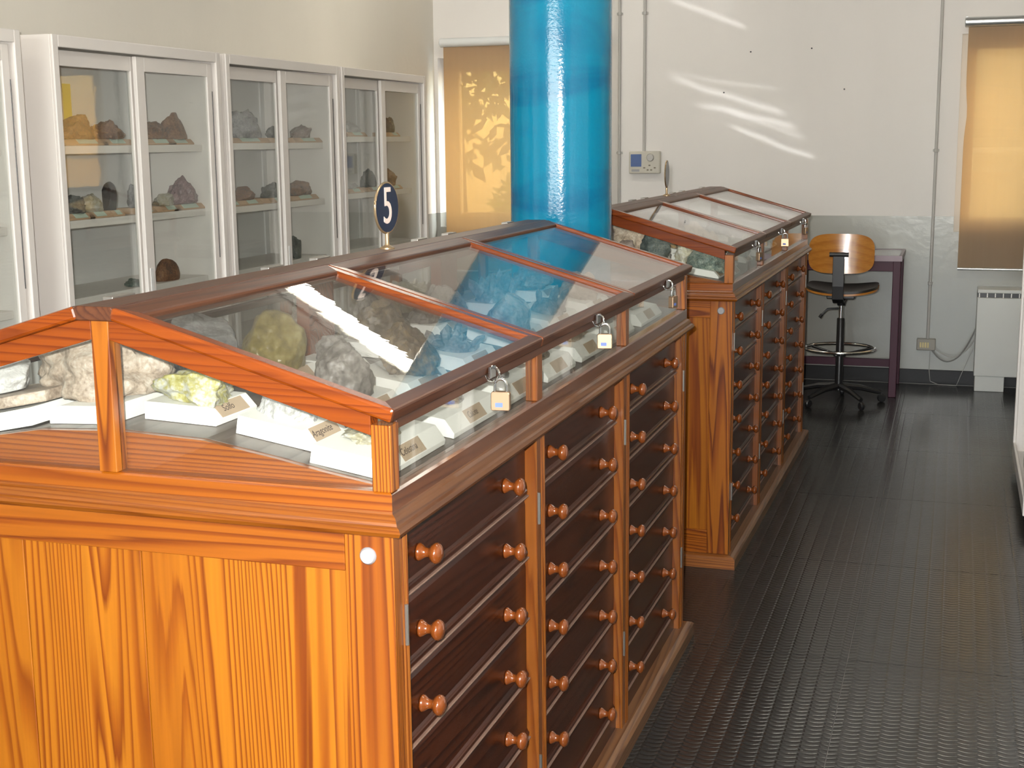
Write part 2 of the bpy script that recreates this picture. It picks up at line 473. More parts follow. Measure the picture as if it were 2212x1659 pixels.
def rubber():
    m, t, b = nt('studded_black_rubber')
    N, L = t.nodes, t.links
    tc = N.new('ShaderNodeTexCoord')
    geo = N.new('ShaderNodeNewGeometry')
    sp = N.new('ShaderNodeSeparateXYZ'); L.new(geo.outputs['Position'], sp.inputs[0])
    def math_(op, a, bb=None):
        n = N.new('ShaderNodeMath'); n.operation = op
        for i, v in enumerate((a, bb)):
            if v is None: continue
            if isinstance(v, (int, float)): n.inputs[i].default_value = v
            else: L.new(v, n.inputs[i])
        return n.outputs[0]
    # rows of short curved bars: columns every 45 mm, bars every 22 mm, alternate columns shifted
    cx = math_('MULTIPLY', sp.outputs['X'], 1 / 0.0457)
    ci = math_('FLOOR', cx)
    fx = math_('SUBTRACT', cx, ci)
    arch = math_('MULTIPLY', math_('SINE', math_('MULTIPLY', fx, PI)), 0.35)
    par = math_('MULTIPLY', math_('PINGPONG', ci, 1.0), 0.5)
    cy = math_('ADD', math_('ADD', math_('MULTIPLY', sp.outputs['Y'], 1 / 0.0229), arch), par)
    fy = math_('SUBTRACT', cy, math_('FLOOR', cy))
    bar = math_('SUBTRACT', 0.5, math_('ABSOLUTE', math_('SUBTRACT', fy, 0.5)))
    side = math_('SUBTRACT', 0.5, math_('ABSOLUTE', math_('SUBTRACT', fx, 0.5)))
    h1 = math_('MINIMUM', math_('MULTIPLY', math_('SUBTRACT', bar, 0.10), 6.0), 1.0)
    h2 = math_('MINIMUM', math_('ADD', math_('MULTIPLY', side, 6.0), 0.35), 1.0)
    hh = math_('MAXIMUM', math_('MINIMUM', h1, h2), 0.0)
    bp = N.new('ShaderNodeBump'); bp.inputs['Strength'].default_value = 0.6; bp.inputs['Distance'].default_value = 0.0013
    L.new(hh, bp.inputs['Height']); L.new(bp.outputs[0], b.inputs['Normal'])
    nz = N.new('ShaderNodeTexNoise'); nz.inputs['Scale'].default_value = 2.2; nz.inputs['Detail'].default_value = 6
    L.new(geo.outputs['Position'], nz.inputs['Vector'])
    mx = N.new('ShaderNodeMix'); mx.data_type = 'RGBA'
    mx.inputs[6].default_value = (0.015, 0.0145, 0.014, 1); mx.inputs[7].default_value = (0.026, 0.0255, 0.024, 1)
    L.new(nz.outputs['Fac'], mx.inputs[0])
    mm = N.new('ShaderNodeMix'); mm.data_type = 'RGBA'; mm.inputs[6].default_value = (0.012, 0.012, 0.012, 1)
    L.new(hh, mm.inputs[0]); L.new(mx.outputs[2], mm.inputs[7])
    L.new(mm.outputs[2], b.inputs['Base Color'])
    mr = N.new('ShaderNodeMapRange'); mr.inputs['To Min'].default_value = 0.15; mr.inputs['To Max'].default_value = 0.32
    L.new(nz.outputs['Fac'], mr.inputs['Value']); L.new(mr.outputs[0], b.inputs['Roughness'])
    return m
RUB = rubber()

floor = MB().box(XL - 0.2, XR + 0.2, YF - 0.2, YB + 0.2, -0.12, -0.004).build('floor', plain('floor_seam', (0.16, 0.15, 0.14), 0.6), kind='structure')
T = 0.9145
tile_me = MB().box(-T / 2 + 0.0012, T / 2 - 0.0012, -T / 2 + 0.0012, T / 2 - 0.0012, -0.004, 0.0).mesh('tile', RUB)
for i in range(-4, 2):
    for j in range(-10, 5):
        cx, cy = 0.48 + T * (i + 0.5), 2.087 + T * (j + 0.5)
        if cx > XR + T / 2 or cy > YB + T / 2 or cx < XL - T / 2 or cy < YF - T / 2: continue
        put('tile', tile_me, floor, (cx, cy, 0))

MB().box(XL - 0.2, XR + 0.2, YF - 0.2, YB + 0.2, ZC, ZC + 0.1).build('ceiling', plain('ceiling_paint', (0.45, 0.44, 0.43), 0.9), kind='structure')
MB().box(XL - 0.2, XL, YF - 0.2, YB + 0.2, -0.1, ZC).build('wall_left', WALLS, kind='structure')
MB().box(XR, XR + 0.2, YF - 0.2, YB + 0.2, -0.1, ZC).build('wall_right', WALLS, kind='structure')
wf = MB()  # wall out of view; its opening is added for the fill lamp
wf.box(XL, -2.3, YF - 0.2, YF, -0.1, ZC); wf.box(1.3, XR, YF - 0.2, YF, -0.1, ZC)
wf.box(-2.3, 1.3, YF - 0.2, YF, -0.1, 0.8); wf.box(-2.3, 1.3, YF - 0.2, YF, 2.7, ZC)
wf.build('wall_front', WALLS, kind='structure')
# back wall with two window openings
WIN = [(-2.505, -1.42, 0.905, 1.985), (0.703, 1.40, 0.905, 2.03)]
wb = MB()
xs = [XL, WIN[0][0], WIN[0][1], WIN[1][0], WIN[1][1], XR]
for k in range(5):
    if k in (1, 3):
        w = WIN[0] if k == 1 else WIN[1]
        wb.box(xs[k], xs[k + 1], YB, YB + 0.26, -0.1, w[2]); wb.box(xs[k], xs[k + 1], YB, YB + 0.26, w[3], ZC)
    else:
        wb.box(xs[k], xs[k + 1], YB, YB + 0.26, -0.1, ZC)
wall_back = wb.build('wall_back', WALLM, kind='structure')
for (nx, nz_) in ((-0.498, 1.965), (-0.14, 1.975), (0.055, 1.735), (-0.655, 1.73)):
    MB().lathe([(0.0, -0.004), (0.005, -0.004), (0.005, 0.001)], 'y', (0, 0, 0), 8).build('nail', BLACK, wall_back, (nx, YB, nz_))
BASEB = plain('black_skirting_rubber', (0.010, 0.010, 0.011), 0.4, spec=0.25)
for nm, a in (('baseboard_back', (XL, XR, YB - 0.012, YB, 0, 0.085)), ('baseboard_left', (XL, XL + 0.012, YF, YB, 0, 0.085)), ('baseboard_right', (XR - 0.012, XR, YF, YB, 0, 0.085))):
    MB().box(*a).build(nm, BASEB, kind='structure', bevel=0.003)

# windows: painted frames, glass, sill
FRAME = plain('window_frame_paint', (0.62, 0.56, 0.48), 0.5)
for n, (x0, x1, z0, z1) in enumerate(WIN, 1):
    fw = 0.085
    y0, y1 = (YB + 0.15, YB + 0.21) if n == 1 else (YB + 0.02, YB + 0.08)
    f = MB()
    f.box(x0, x0 + fw, y0, y1, z0, z1); f.box(x1 - fw, x1, y0, y1, z0, z1)
    f.box(x0 + fw, x1 - fw, y0, y1, z1 - fw, z1); f.box(x0 + fw, x1 - fw, y0, y1, z0, z0 + fw)
    w = f.build('window_%d' % n, FRAME, kind='structure')
    MB().box(x0 + fw, x1 - fw, y0 + 0.025, y0 + 0.031, z0 + fw, z1 - fw).build('pane', GLASS_W, w)
    MB().box(x0 + fw * .7, x1 - fw * .7, y0 - 0.012, y0, z0 + fw - 0.03, z0 + fw - 0.012).build('glazing_bead', FRAME, w)

w3 = MB()  # unseen window frame added around the fill lamp
for xa in (-2.3, -1.13, 0.07, 1.24):
    w3.box(xa, xa + 0.06, YF - 0.16, YF - 0.10, 0.8, 2.7)
w3.box(-2.24, 1.24, YF - 0.155, YF - 0.105, 0.8, 0.86); w3.box(-2.24, 1.24, YF - 0.155, YF - 0.105, 2.64, 2.7)
w3.build('window_3', FRAME, kind='structure')
# roller blinds
def blind_material():
    m, t, b = nt('amber_blind_fabric')
    N, L = t.nodes, t.links
    N.remove(b); out = N['Material Output']
    tc = N.new('ShaderNodeTexCoord')
    nz = N.new('ShaderNodeTexNoise'); nz.inputs['Scale'].default_value = 30.0
    mp = N.new('ShaderNodeMapping'); mp.inputs['Scale'].default_value = (1, 1, 0.08)
    L.new(tc.outputs['Object'], mp.inputs[0]); L.new(mp.outputs[0], nz.inputs['Vector'])
    df = N.new('ShaderNodeBsdfDiffuse'); df.inputs[0].default_value = (0.42, 0.37, 0.30, 1)
    tl = N.new('ShaderNodeBsdfTranslucent'); tl.inputs[0].default_value = (0.85, 0.58, 0.30, 1)
    tr = N.new('ShaderNodeBsdfTransparent'); tr.inputs[0].default_value = (1.0, 0.80, 0.50, 1)
    m1 = N.new('ShaderNodeMixShader'); m1.inputs[0].default_value = 0.40
    L.new(df.outputs[0], m1.inputs[1]); L.new(tl.outputs[0], m1.inputs[2])
    mr = N.new('ShaderNodeMapRange'); mr.inputs['To Min'].default_value = 0.27; mr.inputs['To Max'].default_value = 0.32
    L.new(nz.outputs['Fac'], mr.inputs['Value'])
    m2 = N.new('ShaderNodeMixShader'); L.new(mr.outputs[0], m2.inputs[0])
    L.new(m1.outputs[0], m2.inputs[1]); L.new(tr.outputs[0], m2.inputs[2])
    L.new(m2.outputs[0], out.inputs[0])
    return m
BLIND = blind_material()
ALU = plain('satin_aluminium', (0.62, 0.64, 0.64), 0.28, 0.85)
CASW = plain('white_blind_case', (0.70, 0.72, 0.72), 0.4)
def roller_blind(x0, x1, ztop, zbot, case_mat, label, wav):
    r = empty('roller_blind', ((x0 + x1) / 2, YB - 0.05, ztop))
    w = (x1 - x0) / 2
    MB().lathe([(0.0, -w - 0.022), (0.022, -w - 0.022), (0.028, -w - 0.018), (0.028, w + 0.018), (0.022, w + 0.022), (0.0, w + 0.022)], 'x', (0, 0, 0), 20).build('case', case_mat, r, smooth=True)
    for sx in (-1, 1):
        MB().box(sx * (w + 0.012) - 0.006, sx * (w + 0.012) + 0.006, 0.0, 0.05, -0.02, 0.03).build('bracket', case_mat, r)
    f = MB(); n = 24; h = ztop - zbot
    vs_, fs = [], []
    for k in range(n + 1):
        z = -h * k / n
        # the fabric's edge bulges slightly where it has been pinched
        e = wav * math.exp(-((z + h * 0.36) / 0.10) ** 2)
        for s in (0.0, 0.0012):
            vs_ += [(-w + e, s + 0.012 * math.exp(-((z + h * 0.36) / 0.15) ** 2) * (wav > 0), z), (w, s, z)]
    for k in range(n):
        a = k * 4; c = a + 4
        fs += [(a, a + 1, c + 1, c), (a + 2, c + 2, c + 3, a + 3), (a, c, c + 2, a + 2), (a + 1, a + 3, c + 3, c + 1)]
    fs += [(0, 2, 3, 1), (n * 4, n * 4 + 1, n * 4 + 3, n * 4 + 2)]
    f.add(vs_, fs)
    f.build('fabric', BLIND, r)
    MB().lathe([(0.0, -w), (0.008, -w), (0.008, w), (0.0, w)], 'x', (0, 0, -h), 10).build('bottom_bar', ALU, r, smooth=True)
    tag(r, label, 'blind', 'roller blinds on the back wall windows')
    return r
roller_blind(-2.445, -1.38, 2.075, 0.62, CASW, 'amber roller blind with white case in the corner behind the blue column', 0.0)
roller_blind(0.735, 1.46, 2.09, 0.695, ALU, 'amber roller blind with shiny metal case above the white heater', 0.012)

# ------------------------------------------------------------------ outdoors
PAVE = plain('pale_paving', (0.55, 0.50, 0.42), 0.8, var=0.15, scale=2)
MB().box(-12, 12, YB + 0.27, 30, -0.4, -0.3).build('ground', PAVE, kind='structure')
def leaves(name, c, n, rx, ry, rz, mat, parent, size=0.09, seed=0):
    rnd = random.Random(seed); mb = MB()
    for _ in range(n):
        while True:
            p = Vector((rnd.uniform(-1, 1), rnd.uniform(-1, 1), rnd.uniform(-1, 1)))
            if 0.35 < p.length < 1: break
        q = Vector((p.x * rx, p.y * ry, p.z * rz)) + Vector(c)
        a = Vector((rnd.gauss(0, 1), rnd.gauss(0, 1), rnd.gauss(0, 1))).normalized()
        b_ = a.cross(Vector((rnd.gauss(0, 1), rnd.gauss(0, 1), rnd.gauss(0, 1)))).normalized()
        s = size * rnd.uniform(0.6, 1.3)
        mb.add([q - a * s, q + b_ * s * .45, q + a * s, q - b_ * s * .45], [(0, 1, 2, 3)])
    o = mb.build(name, mat, parent); o['kind'] = 'stuff'
    return o
LEAF = plain('garden_leaf_green', (0.16, 0.22, 0.05), 0.5, var=0.35, scale=3)
LEAF2 = plain('bush_leaf_yellow_green', (0.35, 0.42, 0.05), 0.5, var=0.3, scale=3)
BARK = plain('bark', (0.10, 0.07, 0.05), 0.9)
tr = empty('tree', (-4.6, 12.5, -0.3))
MB().tube([(0, 0, 0), (0.05, 0, 1.0), (0.0, 0.1, 2.0), (-0.1, 0, 2.9)], [0.16, 0.13, 0.11, 0.06], 10).build('trunk', BARK, tr, smooth=True)
leaves('foliage', (-0.2, 0, 3.0), 2600, 1.9, 1.5, 1.7, LEAF, tr, 0.12, 3)
tag(tr, 'green garden tree seen through the amber blind behind the blue column', 'tree')
bu = empty('bush', (-2.85, 10.2, -0.3))
MB().tube([(0, 0, 0), (0.02, 0, 0.5)], 0.04, 8).build('stem', BARK, bu)
leaves('foliage', (0.05, 0, 1.0), 900, 0.55, 0.5, 0.65, LEAF2, bu, 0.09, 5)
tag(bu, 'yellow-green bush outside, low in the window beside the blue column', 'bush')
gr = empty('garden_railing', (1.6, 9.5, -0.3))
RAILM = plain('white_railing_paint', (0.8, 0.8, 0.78), 0.5)
for zz in (0.55, 1.65):
    MB().box(-2.6, 2.6, -0.02, 0.02, zz - 0.02, zz + 0.02).build('rail', RAILM, gr)
for k in range(7):
    MB().box(-2.4 + k * 0.8 - 0.02, -2.4 + k * 0.8 + 0.02, -0.018, 0.018, 0, 1.65).build('post', RAILM, gr)
tag(gr, 'white railing outdoors seen through the blind above the heater', 'railing')
gb = empty('garden_building', (2.4, 16.5, -0.3))  # added outside to dim the sky seen through the right blind
MB().box(-2.6, 3.5, 0, 3.0, 0, 4.6).build('wall', plain('cream_facade', (0.62, 0.55, 0.43), 0.9, var=0.06, scale=1.5), gb)
MB().prism([(-0.3, 4.6), (3.3, 4.6), (1.5, 5.6)], 'x', -2.9, 3.8).build('roof', plain('clay_roof', (0.35, 0.15, 0.09), 0.8, var=0.2), gb)
for wx in (-1.9, -0.2, 1.5):
    wo_ = MB().box(wx, wx + 0.9, -0.05, 0.02, 1.3, 2.7).build('window', FRAME, gb, bevel=0.01)
    MB().box(wx + 0.08, wx + 0.82, -0.06, -0.045, 1.38, 2.62).build('pane', GLASS_W, wo_)
tag(gb, 'cream building across the yard behind the blind above the heater', 'building')
gw = MB().box(-6, 6, -0.12, 0.12, 0, 1.15).build('garden_wall', plain('sunlit_render', (0.70, 0.62, 0.48), 0.9, var=0.1, scale=2), None, (0, 19, -0.3), bevel=0.02)  # pale render, one tone with slight noise
tag(gw, 'low pale garden wall far outside the windows', 'wall')

# ------------------------------------------------------------------ ceiling lights
def tube_emit():
    m, t, b = nt('fluorescent_tube')
    b.inputs['Base Color'].default_value = (1, 0.97, 0.85, 1)
    b.inputs['Emission Color'].default_value = (1.0, 0.95, 0.84, 1)
    b.inputs['Emission Strength'].default_value = TUBE_STRENGTH
    return m
TUBE = tube_emit()
FIXT = plain('white_fitting_enamel', (0.82, 0.81, 0.77), 0.35)
def fluorescent(loc, rz, label):
    r = empty('ceiling_light', loc, rz)
    L_ = 0.62
    MB().prism([(-0.095, 0.0), (0.095, 0.0), (0.085, -0.04), (-0.085, -0.04)], 'x', -L_, L_).build('housing', FIXT, r, bevel=0.004)
    for s in (-1, 1):
        MB().lathe([(0.0, -L_ + 0.03), (0.013, -L_ + 0.03), (0.016, -L_ + 0.04), (0.016, L_ - 0.04), (0.013, L_ - 0.03), (0.0, L_ - 0.03)], 'x', (0, s * 0.045, -0.065), 14).build('tube', TUBE, r, smooth=True)
        for e in (-1, 1):
            MB().box(e * (L_ - 0.02) - 0.012, e * (L_ - 0.02) + 0.012, s * 0.045 - 0.014, s * 0.045 + 0.014, -0.085, -0.04).build('holder', FIXT, r)
    tag(r, label, 'lamp', 'twin tube fluorescent ceiling lights')
    return r
fluorescent((-1.76, 5.25, ZC), 0, 'twin tube ceiling light near the back corner, mirrored in the near lid')
fluorescent((-1.3, -0.4, ZC), 0, 'twin tube ceiling light over the left end of the near cabinet')  # this and the next three are unseen, added for ambient light
fluorescent((0.45, -1.9, ZC), 0, 'twin tube ceiling light above where the picture was taken')
fluorescent((0.5, 1.1, ZC), 0, 'twin tube ceiling light above the aisle beside the near cabinet')
fluorescent((0.5, 4.4, ZC), 0, 'twin tube ceiling light above the aisle beside the far cabinet')

# ------------------------------------------------------------------ blue column
def column_paint():
    m, t, b = nt('blue_gloss_column_paint')
    N, L = t.nodes, t.links
    tc = N.new('ShaderNodeTexCoord'); mp = N.new('ShaderNodeMapping')
    mp.inputs['Scale'].default_value = (1.4, 1.4, 4.5); mp.inputs['Rotation'].default_value = (0.15, 0.3, 0)
    L.new(tc.outputs['Object'], mp.inputs[0])
    nz = N.new('ShaderNodeTexNoise'); nz.inputs['Scale'].default_value = 1.3; nz.inputs['Detail'].default_value = 7
    nz.inputs['Distortion'].default_value = 0.8
    L.new(mp.outputs[0], nz.inputs['Vector'])
    rp = N.new('ShaderNodeValToRGB'); e = rp.color_ramp.elements
    e[0].position = 0.40; e[0].color = (0.002, 0.125, 0.26, 1)
    e[1].position = 0.58; e[1].color = (0.002, 0.195, 0.34, 1)
    L.new(nz.outputs['Fac'], rp.inputs[0]); L.new(rp.outputs[0], b.inputs['Base Color'])
    b.inputs['Roughness'].default_value = 0.13
    b.inputs['Specular IOR Level'].default_value = 0.5
    n2 = N.new('ShaderNodeTexNoise'); n2.inputs['Scale'].default_value = 120; n2.inputs['Detail'].default_value = 2
    L.new(tc.outputs['Object'], n2.inputs['Vector'])
    bp = N.new('ShaderNodeBump'); bp.inputs['Strength'].default_value = 0.22; bp.inputs['Distance'].default_value = 0.002
    L.new(n2.outputs['Fac'], bp.inputs['Height']); L.new(bp.outputs[0], b.inputs['Normal'])
    return m
CR = 0.159
c_o = MB().lathe([(CR + 0.008, 0.0), (CR + 0.008, 0.09), (CR, 0.095), (CR, ZC)], 'z', (0, 0, 0), 72).build('column', column_paint(), None, (-0.472, 2.49, 0), smooth=True)
tag(c_o, 'round glossy blue column standing between the two wooden cabinets', 'column')

# ------------------------------------------------------------------ wooden display cabinets
W, LEN = 0.90, 2.136
ZP, ZM, ZCB, ZRT = 0.044, 0.92, 0.953, 0.98       # plinth top, cornice bottom, case bottom, case bottom rail top
SL = 0.293
SA = math.atan(SL)
def zlid(x):                                      # underside of the lids
    return 1.0825 - 0.293 * (x if x > -W / 2 else -W - x)
def deckz(x):
    u = abs(x + W / 2)
    P = [(0, 1.036), (0.14, 1.03), (0.26, 1.01), (0.33, 0.996), (0.45, 0.976)]
    for (a, za), (b_, zb) in zip(P, P[1:]):
        if u <= b_: return za + (zb - za) * (u - a) / (b_ - a), (zb - za) / (b_ - a)
    return P[-1][1], -0.16

def make_cabinet(loc, rz):
    R = empty('display_cabinet', loc, rz)
    # plinth
    def around(name, prof, mx, my):
        for k in range(4):
            MB().ring_side(-W, 0, 0, LEN, prof, k).build(name, mx if k % 2 == 0 else my, R)
    around('plinth', [(-0.05, 0), (0.028, 0), (0.028, 0.034), (0.022, 0.040), (0.010, 0.044), (-0.05, 0.044)], PLINTH_X, PLINTH)
    MB().box(-W + 0.012, -0.034, 0.012, LEN - 0.012, 0.02, ZM + 0.01).build('carcass', DARKIN, R)
    # framed ends
    for (ya, yb, yc) in ((0.0, 0.03, 1), (LEN - 0.03, LEN, -1)):
        for xa in (-0.074, -W):
            MB().box(xa, xa + 0.074, ya, yb, ZP, ZM).build('stile', STILE, R, bevel=0.0015)
        MB().box(-W + 0.074, -0.074, ya, yb, 0.863, ZM).build('rail', END_H, R, bevel=0.0012)
        MB().box(-W + 0.074, -0.074, ya, yb, ZP, 0.125).build('rail', END_H, R, bevel=0.0012)
        xb = [-W + 0.074, -0.615, -0.408, -0.074]
        for k in range(3):
            a, b_ = (ya + 0.006, yb - 0.004) if yc > 0 else (ya + 0.004, yb - 0.006)
            MB().box(xb[k] + (0.0006 if k else 0), xb[k + 1] - (0.0006 if k < 2 else 0), a, b_, 0.125, 0.863).build('board', END_V, R, bevel=0.0012)
    # plain far side, framed
    MB().box(-W, -W + 0.014, 0.03, LEN - 0.03, ZP, ZM).build('side_panel', DRAW, R)
    # pilasters with reeded fronts
    pil = [(0.030, 0.052), (0.672, 0.728), (1.364, 1.428), (2.078, LEN - 0.03)]
    for k, (ya, yb) in enumerate(pil):
        prof = [(-0.034, ya), (-0.002, ya)]
        ys_, n = ya + 0.002, 4
        if k == 0: ys_, n = ya + 0.001, 2
        wv = (yb - 0.002 - ys_) / n
        flat = 1 if k else 0
        for i in range(n):
            if i < flat * 2 and k:
                prof += [(0.0, ys_ + wv * i + 0.001), (0.0, ys_ + wv * (i + 1) - 0.001)]
            else:
                for s in range(5):
                    a = PI * (s + 0.5) / 5
                    prof.append((-0.004 + 0.006 * math.sin(a), ys_ + wv * (i + 0.5) - wv * 0.48 * math.cos(a)))
        prof += [(-0.002, yb), (-0.034, yb)]
        p = MB().prism(prof, 'z', ZP, ZM).build('pilaster', PIL, R)
        for hz in (0.78, 0.26):
            MB().tube([(0.003, ya + 0.004, hz - 0.03), (0.003, ya + 0.004, hz + 0.03)], 0.003, 8).build('hinge', STEEL_D, p)
    # drawers
    bays = [(0.052, 0.672), (0.728, 1.364), (1.428, 2.078)]
    kn = MB().lathe([(0.0138, 0.0), (0.0138, 0.0025), (0.0112, 0.006), (0.0078, 0.011), (0.0072, 0.0155), (0.0085, 0.019), (0.0132, 0.0215), (0.0162, 0.0265), (0.0162, 0.030), (0.0130, 0.0345), (0.007, 0.037), (0.0, 0.0375)], 'x', (0, 0, 0), 18)
    knme = kn.mesh('knob', KNOB)
    for p in knme.polygons: p.use_smooth = True
    for (ya, yb) in bays:
        w = yb - ya - 0.006
        prof = [(-0.034, 0.006), (-0.0185, 0.006), (-0.0170, 0.009), (-0.0170, 0.014), (-0.0185, 0.016), (-0.0195, 0.017), (-0.0215, 0.022), (-0.0215, 0.105), (-0.0235, 0.114), (-0.0255, 0.1205), (-0.034, 0.1205)]
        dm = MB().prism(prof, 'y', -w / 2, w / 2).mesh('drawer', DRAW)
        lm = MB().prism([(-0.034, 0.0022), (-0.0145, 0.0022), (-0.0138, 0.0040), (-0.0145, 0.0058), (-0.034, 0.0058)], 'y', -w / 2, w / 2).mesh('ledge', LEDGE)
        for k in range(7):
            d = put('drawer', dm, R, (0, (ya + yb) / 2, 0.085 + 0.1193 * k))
            put('ledge', lm, d)
            for s in (-1, 1):
                put('knob', knme, d, (-0.021, s * 0.203 - 0.016, 0.052))
    MB().box(-0.034, -0.016, 0.05, LEN - 0.05, ZP, 0.086).build('bottom_rail', DRAW, R)
    # cornice between body and case
    pr = [(-0.06, ZM), (0.006, ZM), (0.016, ZM + 0.002), (0.019, ZM + 0.008), (0.016, ZM + 0.014), (0.011, ZM + 0.016), (0.010, ZM + 0.020), (0.007, ZM + 0.027), (0.001, ZM + 0.030), (0.0, ZCB), (-0.06, ZCB)]
    around('cornice', pr, MOULD_X, MOULD)
    # case: bottom rail, posts, eave rails, gable rails
    around('case_bottom_rail', [(-0.03, ZCB), (0.0, ZCB), (0.0, ZRT - 0.003), (-0.004, ZRT), (-0.03, ZRT)], END_H, CASE_Y)
    pt = 0.029
    for px in (-pt, -W):
        for (a, b_) in ((0, pt), (LEN - pt, LEN)):
            MB().box(px, px + pt, a, b_, ZRT, 1.074).build('corner_post', STILE, R, bevel=0.0015)
        for (a, b_) in ((0.688, 0.720), (1.392, 1.424)):
            MB().box(px + 0.004, px + pt - 0.002, a, b_, ZRT, 1.066).build('case_post', PIL, R, bevel=0.0015)
        MB().box(px + 0.002, px + pt - 0.002, pt, LEN - pt, 1.064, 1.078).build('eave_rail', LIDW_Y, R, bevel=0.001)
    for (a, b_) in ((0.0, 0.026), (LEN - 0.026, LEN)):
        MB().box(-W / 2 - 0.015, -W / 2 + 0.015, a - 0.001, b_ + 0.001, ZRT, 1.208).build('gable_post', STILE, R, bevel=0.0015)
        for s in (1, -1):
            X = lambda x: x if s > 0 else -W - x
            q = [(X(-0.435), zlid(-0.435) - 0.034), (X(-pt), zlid(-pt) - 0.032), (X(-pt), zlid(-pt)), (X(-0.435), zlid(-0.435))]
            MB().prism(q, 'y', a, b_).build('gable_rail', LIDW_X, R, bevel=0.001)
            q = [(X(-0.435), ZRT), (X(-pt), ZRT), (X(-pt), zlid(-pt) - 0.032), (X(-0.435), zlid(-0.435) - 0.034)]
            MB().prism(q, 'y', (a + b_) / 2 - 0.0015, (a + b_) / 2 + 0.0015).build('end_pane', GLASS, R)
    for px in (-pt / 2, -W + pt / 2):
        for (a, b_) in ((pt, 0.688), (0.720, 1.392), (1.424, LEN - pt)):
            MB().box(px - 0.0015, px + 0.0015, a, b_, ZRT, 1.064).build('side_pane', GLASS, R)
    # boards that carry the deck at both ends, and the domed deck
    us = [-0.435, -0.33, -0.26, -0.2, -0.14, -0.07, 0, 0.07, 0.14, 0.2, 0.26, 0.33, 0.435]
    top = [(-W / 2 + u, deckz(-W / 2 + u)[0]) for u in us]
    for (a, b_) in ((0.031, 0.043), (LEN - 0.043, LEN - 0.031)):
        MB().prism([(top[-1][0], 0.95), (top[0][0], 0.95)] + [(x, z - 0.001) for x, z in top], 'y', a, b_).build('end_board', END_H, R)
    MB().prism([(top[-1][0], 0.955), (top[0][0], 0.955)] + top, 'y', 0.043, LEN - 0.043).build('deck', DECK, R)
    for (a, b_) in ((0.64, 0.75), (1.335, 1.445)):
        MB().box(-W / 2 - 0.013, -W / 2 + 0.013, a, b_, 1.03, 1.205).build('ridge_support', LIDW_X, R, bevel=0.001)
    # ridge
    MB().prism([(-W / 2 - 0.034, 1.205), (-W / 2 - 0.040, 1.214), (-W / 2 - 0.030, 1.226), (-W / 2 + 0.030, 1.226), (-W / 2 + 0.040, 1.214), (-W / 2 + 0.034, 1.205)], 'y', -0.014, LEN + 0.014).build('ridge_board', LIDW_Y, R, bevel=0.002)
    for hy in (0.11, 0.60, 0.80, 1.33, 1.53, 2.0):
        MB().box(-W / 2 - 0.048, -W / 2 - 0.030, hy - 0.03, hy + 0.03, 1.222, 1.2285).build('hinge', STEEL_D, R, bevel=0.001)
    # lids
    spans = [(-0.016, 0.6795), (0.6805, 1.4195), (1.4205, LEN + 0.016)]
    for s in (1, -1):
        for (ya, yb) in spans:
            # local frame: s0 along the slope from ridge to eave, y along cabinet
            ca, sa = math.cos(SA), math.sin(SA)
            Ls = (0.418 + 0.013) / ca
            def P(u, y, n):
                x = -0.418 + u * ca + n * sa; z = 1.226 - u * sa + n * ca
                return ((x if s > 0 else -W - x), y, z)
            def bar(mb, u0, u1, y0, y1, n0, n1):
                mb.add([P(u0, y0, n0), P(u1, y0, n0), P(u1, y1, n0), P(u0, y1, n0), P(u0, y0, n1), P(u1, y0, n1), P(u1, y1, n1), P(u0, y1, n1)],
                       [(0, 3, 2, 1), (4, 5, 6, 7), (0, 1, 5, 4), (1, 2, 6, 5), (2, 3, 7, 6), (3, 0, 4, 7)])
                return mb
            u_o, u_i = (0.0, Ls), (0.038, Ls - 0.026)
            y_o, y_i = (ya, yb), (ya + 0.026, yb - 0.026)
            quad = lambda u, y, n: [P(u[0], y[0], n), P(u[1], y[0], n), P(u[1], y[1], n), P(u[0], y[1], n)]
            fm = MB(); fm.add(quad(u_o, y_o, 0) + quad(u_i, y_i, 0) + quad(u_o, y_o, -0.020) + quad(u_i, y_i, -0.020),
                [f for k in range(4) for f in ((k, (k + 1) % 4, 4 + (k + 1) % 4, 4 + k), (8 + k, 12 + k, 12 + (k + 1) % 4, 8 + (k + 1) % 4),
                 (k, 8 + k, 8 + (k + 1) % 4, (k + 1) % 4), (4 + k, 4 + (k + 1) % 4, 12 + (k + 1) % 4, 12 + k))])
            lid = fm.build('lid', LIDW_Y, R, bevel=0.004)
            lid.data.materials.append(LIDW_X)
            for p in lid.data.polygons:
                p.material_index = 1 if (p.index // 4) % 2 == 0 else 0
            bar(MB(), 0.036, Ls - 0.024, ya + 0.024, yb - 0.024, -0.009, -0.006).build('lid_pane', GLASS_LID, lid)
            if s > 0:
                ym = {0: 0.385, 1: 1.07, 2: 1.79}[spans.index((ya, yb))]
                MB().box(0.012, 0.017, ym - 0.013, ym + 0.013, 1.076, 1.095).build('hasp', CHROME, lid, bevel=0.001)
                MB().tube([(0.015 + 0.012 * math.sin(a), ym + 0.0, 1.082 + 0.012 * math.cos(a)) for a in [2 * PI * k / 14 for k in range(14)]], 0.0022, 8, True).build('staple', CHROME, lid, smooth=True)
    # round white button on the end stile
    MB().lathe([(0.0, -0.005), (0.010, -0.005), (0.0125, -0.002), (0.0125, 0.0)], 'y', (-0.038, 0, 0.888), 24).build('wall_bumper', PLASTIC_W, R, smooth=True)
    return R

